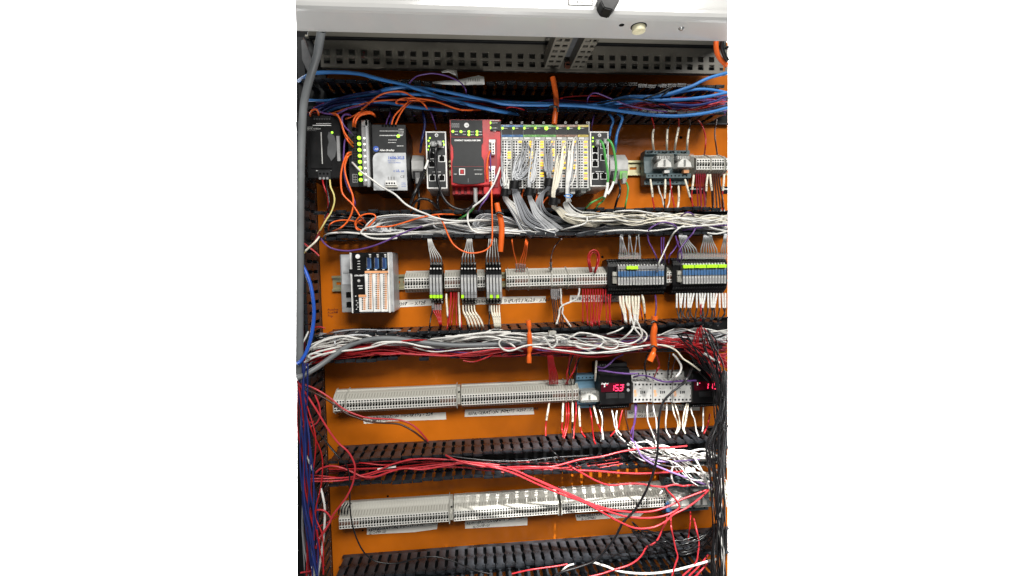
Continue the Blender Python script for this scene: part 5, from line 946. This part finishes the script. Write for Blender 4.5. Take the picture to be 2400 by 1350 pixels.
for mt, r, p, l, d in [('w_white', 2.1, '745,838,80 722,836 718,830 730,815 755,800 790,790 810,788 835,793 860,796,80', 'white wire turning back in a hairpin at the left end of the middle duct, upper', 112), ('w_white', 2.1, '730,842,90 724,838 725,832 745,825 780,816 805,812,80', 'white wire hairpin at the left end of the middle duct, lower', 114),
                       ('w_white', 2.1, '715,850,100 735,838 765,828 800,823 840,819 870,814 900,806 925,802 960,806,85', 'white wire slanting up from the lower left into the middle duct', 110), ('w_lgrey', 1.8, '793,812,80 786,808 786,798 800,790 830,785 870,786,80', 'grey wire curl left of the sheathed cable', 105),
                       ('w_white', 2.0, '862,816,80 885,804 915,801 950,803 990,812 1030,816,80', 'white wire hump just below the grey sheathed cable', 102), ('w_white', 2.3, '1010,795,80 1060,790 1110,783 1150,779 1200,778,80', 'bright white wire straight above the sheathed cable', 112),
                       ('w_white', 2.1, '1060,802,90 1090,795 1130,789 1165,792 1195,805 1212,818 1225,823,90', 'white wire diving behind the pinched orange tube', 106), ('w_white', 2.1, '1220,800,100 1200,796 1180,795 1171,800 1170,808 1177,817 1190,822 1205,820 1225,812 1250,808 1290,806,90', 'white wire looped just left of the pinched orange tube', 116),
                       ('w_white', 2.0, '1245,788,90 1275,792 1285,805 1293,815 1303,808 1306,800 1302,790,90', 'white wire looped just right of the pinched orange tube', 114), ('w_white', 2.0, '1320,800,90 1360,806 1400,812 1430,818 1445,815 1448,807 1440,800 1410,800,90', 'white wire loop in the middle duct, right half', 114),
                       ('w_white', 2.0, '1345,800,90 1352,812 1375,818 1400,813 1412,805 1414,796 1398,788 1376,788,90', 'white wire oval loop between the orange tubes', 112), ('w_white', 2.0, '1190,823,90 1240,812 1290,818 1330,823 1380,828 1430,824 1480,816 1530,808 1580,812,90', 'white wire waving below the loops of the middle duct', 112),
                       ('w_white', 1.9, '1450,803,80 1420,800 1400,800,80', 'short white stub between the orange tubes', 100), ('w_white', 1.9, '1424,783,90 1445,776 1460,768,90', 'short white wire at the upper wall between the orange tubes', 104),
                       ('w_cream', 2.0, '1540,808,100 1565,812 1585,822 1600,840 1615,850 1640,868,100', 'cream wire leaving the middle duct toward the right display', 112), ('w_white', 2.4, '1577,830,90 1588,842 1596,858 1594,872 1584,884 1578,892,60', 'white wire bending to the right contactor', 100),
                       ('w_red', 2.0, '940,800,100 970,797 1000,798,90', 'short red wire lying on the grey sheathed cable', 108), ('w_pink', 1.8, '870,828,90 920,828 1000,832 1055,834 1110,826 1170,818 1220,816 1270,818,90', 'bright red wire sagging over the lower wall of the middle duct', 112), ('w_red', 1.5, '1085,845 1110,848 1140,838 1160,828,80', 'thin red wire sagging below the broken duct fingers', 104),
                       ('w_red', 1.6, '1535,790,100 1580,795 1640,815 1680,835 1704,850,100', 'red wire slanting down to the right edge from the slanted tube, upper', 112), ('w_red', 1.6, '1540,797,100 1590,806 1640,828 1700,860,100', 'red wire slanting down to the right edge from the slanted tube, lower', 112), ('w_pink', 1.8, '1660,850 1675,858 1690,872 1704,880', 'pink wire end at the right edge below the middle duct', 112), ('w_white', 2.6, '1650,828 1668,840 1686,850', 'thick white wire short run near the right black bundle', 118),
                       ('w_red', 1.5, '1650,770 1665,785 1675,800,80', 'thin red wire at the upper right of the middle duct', 104)]: wire(mt, r, p, l, None, d)
for (u, v, s_) in ((1294, 780, 'cream connector'), (1322, 800, 'clear connector')):
    mb = MB(); p = W(u, v, 108); mb.box(p.x - 7, p.x + 7, 100, 110, p.z - 4, p.z + 4, 'cream' if s_[0:5] == 'cream' else 'clear_sleeve'); mb.box(p.x + 5, p.x + 9, 102, 108, p.z - 3, p.z + 3, 'lightgrey'); mb.box(p.x - 3, p.x, 110, 111, p.z - 2, p.z + 2, 'metal')
    solo('plug', mb, 'small ' + s_ + ' lying on the wires of the middle duct', 'connector', p, None, .8)

# ---- third row
drops([(1288 + i * 3.8, 900, 1284 + i * 2.2, 833) for i in range(6)], 'red wire dropping to the right end of the third row strip', 'red wires above the third row strip', 'w_red', 1.5, 40, 86)
for mt, p, l in [('w_red', '1326,900,38 1335,885 1345,868 1350,850 1353,830,86', 'red wire curving above the pair of terminals, outer'), ('w_red', '1331,900,38 1328,880 1332,860 1336,832,86', 'red wire above the pair of terminals, inner'), ('w_black', '1340,900,38 1336,882 1334,862 1344,832,86', 'black wire above the pair of terminals'), ('w_black', '1346,900,38 1350,875 1354,850 1365,830,86', 'black wire above the blue relay socket')]: wire(mt, 1.8, p, l, None, 62)
wire('w_white', 2.0, '1395,892,50 1396,875 1397,858 1398,845', 'upright white sleeved wire left of the display reading 15.3', None, 60, sleeve=(.1, .95), **SL)
wire('w_purple', 2.0, '1403,868,80 1420,870 1440,873 1470,876 1495,875', 'purple wire lying over the display reading 15.3', None, 88)
wire('w_purple', 1.7, '1400,860,60 1415,862 1430,852 1442,840 1460,831,84', 'purple wire rising above the display reading 15.3', None, 70)
wire('w_purple', 1.9, '1485,884,60 1500,880 1520,882 1545,892 1565,895 1600,893 1632,892', 'purple wire crossing the tops of the contactors', None, 76)
for mt, p, l in [('w_black', '1517,896,36 1514,875 1511,855 1518,830,86', 'black wire above the left contactor'), ('w_red', '1534,882,36 1540,868 1545,855 1538,832,86', 'red wire above the middle contactor'), ('w_black', '1565,892,36 1566,870 1567,850 1570,830,86', 'black wire above the middle contactor, straight'), ('w_brown', '1572,888,36 1575,870 1580,850 1584,830,86', 'dark brown wire above the right contactor')]: wire(mt, 1.9, p, l, None, 60)
wire('w_black', 2.6, '1622,860,90 1612,885 1596,902 1572,922 1556,940 1547,965 1543,1000 1542,1040 1539,1075 1530,1110 1512,1155 1488,1195 1460,1225 1440,1262 1400,1310 1360,1328 1320,1340 1300,1350', 'long black cable looping down across the contactors and the lower rows', None, 128, k=8)
for mt, p, l, sl in [('w_red', '1287,945,40 1284,965 1281,982 1279,1000 1279,1022,84', 'sleeved red wire, leftmost under the third row strip', (.05, .55)), ('w_red', '1320,944,40 1319,962 1318,985 1317,1005 1322,1022,84', 'sleeved red wire, left of three under the third row strip', (.05, .55)), ('w_black', '1342,943,40 1342,965 1342,985 1341,1005 1343,1022,84', 'sleeved black wire under the pair of terminals', (.05, .55)),
                     ('w_red', '1326,944,38 1328,970 1325,1000 1319,1025,84', 'bare red wire, left under the pair of terminals', None), ('w_red', '1332,944,38 1333,970 1330,1000 1322,1028,84', 'bare red wire, middle under the pair of terminals', None), ('w_red', '1350,943,38 1350,970 1346,1000 1344,1028,84', 'bare red wire, right under the pair of terminals', None),
                     ('w_red', '1357,952,34 1358,972 1359,996 1363,1012 1372,1025,84', 'sleeved red wire under the blue relay socket, left', (.02, .55)), ('w_red', '1382,955,34 1386,975 1388,1000 1392,1030 1396,1040,84', 'bare red wire under the blue relay socket', None), ('w_red', '1391,950,40 1396,970 1401,992 1408,1008 1414,1028,84', 'sleeved red wire under the blue relay socket, right', (.05, .5)),
                     ('w_white', '1405,960,60 1410,975 1412,990 1411,1005 1414,1030,86', 'white wire below the left end of the display reading 15.3', None), ('w_black', '1412,960,60 1413,985 1412,1005 1408,1035,86', 'black wire below the display reading 15.3', None), ('w_white', '1434,962,60 1438,980 1441,1000 1448,1010 1456,1020,86', 'white wire below the display reading 15.3, left of two', None), ('w_white', '1446,962,60 1444,980 1446,1000 1444,1012 1450,1022 1465,1035,86', 'white wire below the display reading 15.3, right of two', None),
                     ('w_red', '1459,960,60 1454,980 1450,1000 1440,1012 1431,1022,86', 'red wire swinging left below the display reading 15.3', None), ('w_brown', '1466,960,60 1468,985 1474,1010 1480,1025,86', 'dark brown wire below the display, right end', None),
                     ('w_purple', '1492,946,50 1490,970 1488,990 1480,1010 1478,1025 1486,1038,80', 'purple wire below the left contactor, left of two', None), ('w_purple', '1488,944,50 1489,968 1486,992 1484,1012 1482,1040 1485,1052,80', 'purple wire below the left contactor, right of two', None),
                     ('w_white', '1517,946,50 1517,965 1518,985 1525,1005 1532,1022 1538,1040,90', 'white wire below the left contactor, ending lowest', None), ('w_white', '1530,946,50 1533,965 1538,985 1540,1015,88', 'white wire below the gap of the left and middle contactors', None), ('w_white', '1563,946,50 1562,970 1560,990 1562,1010 1571,1025,88', 'white wire below the middle contactor', None),
                     ('w_cream', '1575,946,50 1580,970 1588,990 1588,1005 1584,1015,88', 'cream wire, inner of the bowed pair below the contactors', None), ('w_cream', '1580,944,50 1588,965 1593,990 1592,1005 1585,1016,88', 'cream wire, outer of the bowed pair below the contactors', None),
                     ('w_cream', '1610,944,50 1604,965 1600,990 1601,1005 1606,1015,88', 'cream wire, left of the pair below the right contactor', None), ('w_cream', '1614,944,50 1610,965 1607,985 1603,1005 1606,1015,88', 'cream wire, right of the pair below the right contactor', (.2, .7)),
                     ('w_white', '1618,950,50 1622,970 1628,985 1632,1010 1637,1022,86', 'white and red wire below the left of the right display', None), ('w_white', '1648,955,50 1648,975 1648,1000 1646,1010,86', 'white wire below the right display, straight', None), ('w_red', '1664,970,60 1660,990 1655,1005 1650,1015,86', 'red wire below the right display', None)]:
    wire(mt, 1.7, p, l, None, 68, sleeve=sl, **SL)
wire('w_pink', 1.9, '712,900,110 740,912 770,930 800,955 825,968 855,978 880,981 905,982 940,985 965,995 985,1012 1003,1034,95', 'pink wire crossing the tape label at the left of the third row', None, 104)
wire('w_brown', 2.0, '715,910,110 745,925 775,942 810,968 840,980 865,988 895,991 930,993 950,1000 975,1015 1005,1040,95', 'dark brown wire crossing the tape label at the left of the third row', None, 103)

# ---- fourth duct and lower rows
PK = [('w_pink', 2.0, '696,893,140 715,920 740,958 765,1000 790,1035 815,1058 828,1080 832,1100 826,1135 812,1165 795,1188 780,1208 770,1230 750,1262 740,1285', 'bright red wire snaking down the left side in front of the ducts', 128),
      ('w_pink', 2.0, '740,1108,120 752,1098 775,1092 800,1096 825,1106 850,1117 880,1117 910,1107 945,1098 990,1100 1040,1092 1090,1085', 'pink wire waving along the left of the fourth duct', 106),
      ('w_pink', 1.7, '725,1122,115 780,1121 830,1117 880,1105 920,1088 960,1078 1000,1075 1060,1078 1110,1084 1170,1090', 'pink wire arched across the fourth duct, upper', 100), ('w_pink', 1.6, '725,1128,115 790,1127 850,1118 900,1104 960,1098 1020,1090 1080,1084', 'pink wire arched across the fourth duct, lower', 98),
      ('w_red', 1.4, '810,1080,70 850,1085 900,1090 930,1086 960,1076 1000,1074', 'thin dark red wire in the left half of the fourth duct', 84), ('w_red', 1.5, '725,1113,100 760,1116 800,1120 860,1122 905,1112', 'thin red wire low at the left of the fourth duct', 90),
      ('w_pink', 2.0, '1045,1067,100 1065,1077 1095,1086 1140,1094 1190,1104 1240,1117 1290,1138 1340,1160 1385,1180 1430,1194 1480,1200 1530,1198 1570,1185 1595,1172 1625,1160 1660,1147', 'pink wire crossing the right terminal strip, topmost of three', 122),
      ('w_pink', 2.0, '1090,1086,100 1150,1092 1200,1100 1250,1122 1300,1145 1345,1165 1390,1185 1430,1200 1470,1211 1520,1214 1560,1208 1590,1192 1590,1180 1578,1164 1563,1148 1562,1142', 'pink wire crossing the right terminal strip and hooking back up at the relays', 126),
      ('w_pink', 2.0, '1100,1088,100 1160,1096 1210,1112 1260,1135 1320,1160 1370,1178 1410,1200 1450,1222 1490,1238 1530,1236 1560,1222 1580,1205 1610,1190 1640,1168 1662,1148', 'pink wire sagging lowest across the right terminal strip', 130),
      ('w_pink', 2.0, '1190,1095,100 1240,1094 1290,1094 1330,1085 1360,1077 1410,1070 1450,1060 1490,1053 1530,1050 1570,1049 1610,1045', 'pink wire rising to the right along the fourth duct', 118),
      ('w_pink', 2.0, '1230,1098,95 1300,1097 1350,1102 1400,1104 1450,1108 1500,1110 1550,1108 1600,1105', 'red wire running flat below the fourth duct to the right', 108),
      ('w_pink', 2.0, '1330,1088,95 1345,1098 1370,1112 1400,1128 1430,1137 1470,1134 1500,1134 1530,1139 1555,1141 1580,1136 1600,1139 1620,1137 1632,1140,60', 'red wire wriggling above the right terminal strip to the relays', 112),
      ('w_pink', 1.9, '1563,1205,90 1562,1222 1552,1240 1545,1258 1535,1272 1515,1283 1505,1300 1490,1315 1470,1326 1440,1335 1410,1345 1380,1352', 'red wire falling from the lower relays to the bottom centre', 120),
      ('w_pink', 1.9, '1572,1205,90 1573,1235 1578,1260 1583,1285 1588,1305 1582,1325 1575,1350', 'red wire falling straight from the lower relays', 120), ('w_pink', 1.9, '1626,1215,80 1632,1240 1638,1270 1636,1295 1630,1320 1600,1350', 'red wire falling from the right lower relay', 118), ('w_red', 1.5, '1618,1200,60 1618,1225 1614,1255 1613,1270', 'thin red wire close under the right lower relay', 80),
      ('w_pink', 1.8, '1660,1300,100 1640,1325 1615,1350', 'pink wire at the bottom right, upper of three', 118), ('w_pink', 1.8, '1665,1312,100 1645,1335 1630,1352', 'pink wire at the bottom right, middle of three', 118), ('w_red', 1.8, '1655,1325,100 1640,1340 1625,1354', 'red wire at the bottom right corner', 112),
      ('w_pink', 1.6, '705,1342,110 730,1338,90 760,1325,60', 'short pink wire in the lower left corner', 90), ('w_pink', 1.6, '1200,1345,95 1240,1336 1280,1330 1310,1326 1330,1322', 'pink wire at the foot of the lowest duct', 108),
      ('w_lilac', 2.2, '1488,1035,110 1494,1050 1502,1068 1520,1082 1545,1095 1575,1107 1610,1120 1650,1134 1668,1138', 'lilac wire slanting down to the right black bundle', 118), ('w_lilac', 1.8, '1500,1062,105 1530,1078 1560,1082 1600,1080 1640,1076', 'second lilac wire in the white tangle', 106),
      ('w_black', 1.5, '760,1030,110 785,1062 808,1085 818,1110 820,1140 820,1180 824,1220 835,1260 850,1290 865,1306 890,1318 930,1320 970,1310 1000,1305 1030,1306 1070,1318 1110,1336 1150,1345', 'thin black wire hanging across the left of the lowest terminal strip', 122),
      ('w_black', 1.6, '1286,1050,80 1300,1062 1315,1075 1340,1090 1355,1100', 'thin black wire diagonal in the fourth duct', 104), ('w_black', 1.6, '1405,1060,80 1398,1070 1380,1082 1358,1092 1350,1090', 'thin black wire hooked in the fourth duct', 104), ('w_black', 1.6, '1050,1068,90 1100,1075 1160,1080 1230,1080 1300,1072 1380,1068', 'thin black wire lying along the fourth duct', 92),
      ('w_white', 2.6, '1390,1318,100 1420,1327 1445,1337 1480,1343 1530,1344 1580,1337 1630,1324 1680,1310', 'thick white wire bowed across the bottom right', 118), ('w_white', 2.0, '1312,1345,95 1322,1333 1332,1326 1345,1322', 'short white hook at the foot of the lowest duct', 110), ('w_white', 1.8, '1545,1160,100 1552,1150', 'tiny white wire end above the relays', 90),
      ('w_white', 2.4, '1622,1062,110 1635,1085 1648,1110 1660,1140 1668,1147', 'straight white wire slanting down to the red knot at the right', 124), ('w_white', 2.0, '1578,1092,100 1574,1105 1574,1120 1580,1132 1590,1135', 'white wire hooking down above the relays', 104),
      ('w_white', 2.2, '1545,1050,90 1565,1058 1590,1062 1620,1058 1645,1053 1665,1060 1690,1075 1704,1085', 'thick white wire arched at the right of the fourth duct', 120), ('w_white', 2.2, '1622,1060,100 1650,1068 1680,1075 1704,1092', 'white wire under the arched one at the right', 116),
      ('w_white', 2.4, '752,1145,100 757,1165 761,1190 761,1220 758,1260 753,1300 748,1330 745,1350', 'white cable hanging at the left beside the orange plate', 108), ('w_white', 3.0, '733,1328 736,1340 738,1352', 'white cable end at the lower left corner', 120), ('w_white', 1.8, '716,1062 724,1082 734,1105', 'short white wire among the blue ones at the left', 118), ('w_white', 2.2, '885,1100 910,1096 928,1094', 'white sleeve resting in the fourth duct', 92)]
for mt, r, p, l, d in PK: wire(mt, r, p, l, None, d)
bundle('w_white', 1.4, '1480,1045,.5 1520,1060 1570,1075 1610,1095 1650,1115 1680,1135 1704,1160', 14, 12, 18, 'tangle of white wires at the right end of the fourth duct', 'white tangle right of the fourth duct', 31, (60, 115), freq=2)
bundle('w_white', 1.6, '1520,1040,.6 1560,1058 1610,1070 1660,1075 1704,1082', 8, 8, 10, 'white wires running flat into the black bundle above the lower relays', 'flat white wires at the right', 32, (70, 112))
bundle('w_black', 1.5, '1040,1080,.5 1120,1086 1200,1086 1300,1082 1400,1078 1500,1076', 4, 8, 5, 'black wires lying inside the fourth duct', 'black wires in the fourth duct', 33, (20, 60))
bundle(['w_red', 'w_pink'], 1.3, '770,1100,.5 900,1090 1050,1088 1200,1095 1350,1092 1450,1085', 5, 8, 9, 'thin red wires inside the fourth duct', 'red wires in the fourth duct', 34, (30, 75))
mb = MB(); p = W(1620, 1103, 112); mb.box(p.x - 13, p.x + 10, 109, 113, p.z - 4, p.z + 5, 'white_print'); solo('paper_tag', mb, 'small white paper tag lying in the white tangle at the right', 'tag', p, None, .5)

# ---- right black bundle
bundle('w_black', 1.45, '1699,870,.2 1697,930,.3 1688,990,.9 1672,1040,.8 1680,1100,.7 1684,1160,.6 1683,1220,.6 1678,1290,.7 1682,1356,.7', 17, 19, 8, 'dense bundle of black wires hanging along the right edge', 'black wires of the right bundle', 41, (95, 175), freq=1.6, k=4)
bundle('w_black', 1.5, '1596,790,.8 1622,825 1652,862 1678,905,.8 1686,980,.8 1690,1050,.6 1692,1120,.5', 7, 16, 8, 'black wires fanning from the middle duct down over the right display', 'black wires fanning into the right bundle', 42, (95, 150), freq=1.8, k=4)
bundle('w_black', 1.5, '1655,775,.8 1668,810 1680,860 1690,920,.6 1696,990,.4 1696,1060,.4', 7, 12, 8, 'black wires falling steeply at the top of the right bundle', 'steep black wires at the right', 43, (100, 150), k=4)
bundle('w_black', 1.2, '1700,1010,.3 1692,1100,.4 1688,1180,.5 1692,1260,.4 1694,1352,.4', 8, 16, 8, 'glossy black wires at the front of the right bundle', 'front black wires of the right bundle', 44, (150, 190), k=4)
bundle('w_white', 1.0, '1690,1120,.4 1695,1180,.5 1690,1240,.4 1698,1300,.3 1700,1352,.3', 3, 14, 8, 'thin white wires woven through the right black bundle', 'white wires in the right bundle', 45, (150, 185), k=4)
bundle('w_black', 1.5, '1480,1240,.9 1520,1262 1560,1275 1600,1280 1650,1265 1680,1240', 9, 14, 14, 'black wires drooping over the right end of the lowest duct', 'black wires over the lowest duct', 46, (95, 120))
bundle('w_red', 1.4, '1640,770,.5 1650,830 1680,890,.6 1704,930,.3', 7, 16, 10, 'thin red wires slipping behind the upper right black wires', 'red wires behind the right bundle', 47, (70, 100))
bundle(['w_red', 'w_pink', 'w_maroon'], 1.6, '1704,830,.2 1680,845,.8 1650,830 1600,812', 9, 10, 14, 'red and pink wires converging at the right end of the middle duct', 'red wires converging right', 48, (60, 110))
# ---- left upright bundle
bundle('w_navy', 1.6, '712,850,.7 708,920 712,980 716,1050 720,1120 724,1180 730,1240 733,1300 738,1352', 12, 12, 8, 'dark blue wires of the upright bundle at the left edge', 'dark blue wires of the left bundle', 51, (90, 160), freq=1.3)
bundle('w_red', 1.4, '702,900,.3 708,960 722,1020 732,1080 730,1140 728,1200 738,1260 744,1352', 5, 16, 8, 'red wires of the upright bundle at the left edge', 'red wires of the left bundle', 52, (90, 145), freq=1.7)
bundle(['w_maroon', 'w_black', 'w_grey'], 1.6, '712,560,.4 712,650,.6 714,750 716,850 716,950 718,1100 724,1250 730,1352', 16, 12, 8, 'dark mixed wires deep in the left upright duct', 'wires deep in the left duct', 53, (20, 70))
bundle(['w_red', 'w_white', 'w_red'], 1.6, '706,880,.2 712,860,.5 730,840 760,826 800,820', 8, 9, 12, 'red and white wires turning from the left bundle into the middle duct', 'wires turning into the middle duct', 54, (70, 110))
for mt, r, p, l, d in [('w_maroon', 1.7, '770,500,90 760,520 748,545 738,565 725,580,90', 'dark red wire falling left of the second duct', 104), ('w_cream', 2.0, '748,555,100 740,566 728,577 716,588', 'cream wire end pointing down left at the second duct', 110), ('w_red', 1.8, '712,570 725,580 738,590 748,600', 'red wire crossing the cream wire end', 108), ('w_yellow', 1.6, '716,590 706,600 702,620', 'yellow wire end at the left upright duct', 104),
                       ('w_white', 1.8, '723,777 716,792 708,805 700,816', 'white wire slanting at the left edge above the blue cable end', 112), ('w_cream', 1.6, '708,602,60 700,640 697,680 700,740 708,765', 'thin grey green wire curving behind the conduit', 80), ('w_red', 1.5, '735,768 750,766 762,770', 'short red wire at the left end of the middle duct', 96),
                       ('w_pink', 1.7, '738,925 748,950 750,975 742,992 730,1000,100', 'pink wire curl beside the left of the third row', 110), ('w_pink', 1.7, '710,1000 720,993 735,988', 'pink wire knot at the left edge', 112), ('w_pink', 1.9, '735,1200 745,1195 760,1197 773,1210 775,1222 762,1240 748,1262 742,1285', 'pink wire looped at the lower left beside the plate', 118),
                       ('w_black', 1.4, '738,1005 760,1030 790,1065', 'thin black wire end at the left of the fourth duct', 100), ('w_red', 1.3, '740,1238 760,1228 790,1210', 'thin red wire joining the loop at the lower left', 100)]: wire(mt, r, p, l, None, d)
# lines of wires masses lying on duct floors: uncountable
rg = random.Random(77)
def mass(path, n, sv, mts, label, seed, d=(8, 34), r=1.3):
    rg = random.Random(seed); mb = MB(); base = [tuple(float(k_) for k_ in q.split(',')) for q in path.split()]
    for i in range(n):
        ov = rg.uniform(-1, 1) * sv; a = rg.uniform(0, 6); dd = rg.uniform(*d)
        mb.tube(spline([W(q[0], q[1] + ov + math.sin(a + j * 1.9) * 5, max(7, dd + 6 * math.sin(a + j))) for j, q in enumerate(base)], 4), r, mts[i % len(mts)], 5)
    p = W(*base[0][:2], 20); solo('wire_mass', mb, label, 'wires', p, None, 0, 'stuff')
mass('760,528 900,530 1050,530 1200,532 1350,535 1500,535 1700,530', 30, 19, ['w_grey', 'w_black', 'w_grey', 'w_white'], 'mass of wires filling the bottom of the second duct', 1)
mass('740,808 900,800 1050,804 1200,805 1350,805 1500,800 1700,800', 34, 20, ['w_maroon', 'w_grey', 'w_black', 'w_red', 'w_white'], 'mass of wires filling the bottom of the middle duct', 2)
mass('740,255 900,252 1050,255 1200,258 1350,258 1500,256 1700,255', 26, 16, ['w_navy', 'w_purple', 'w_black', 'w_maroon'], 'mass of dark wires on the floor of the uppermost duct', 3)
mass('770,1108 900,1100 1050,1092 1200,1086 1350,1080 1500,1074 1700,1066', 5, 8, ['w_black', 'w_black', 'w_maroon'], 'few dark wires on the floor of the fourth duct', 4)
for o in bpy.data.objects:
    if '_o' in o.keys(): del o['_o']
    if 'label' in o.keys() and len(o['label'].split()) > 16: print('LONG', o['label'])  # words
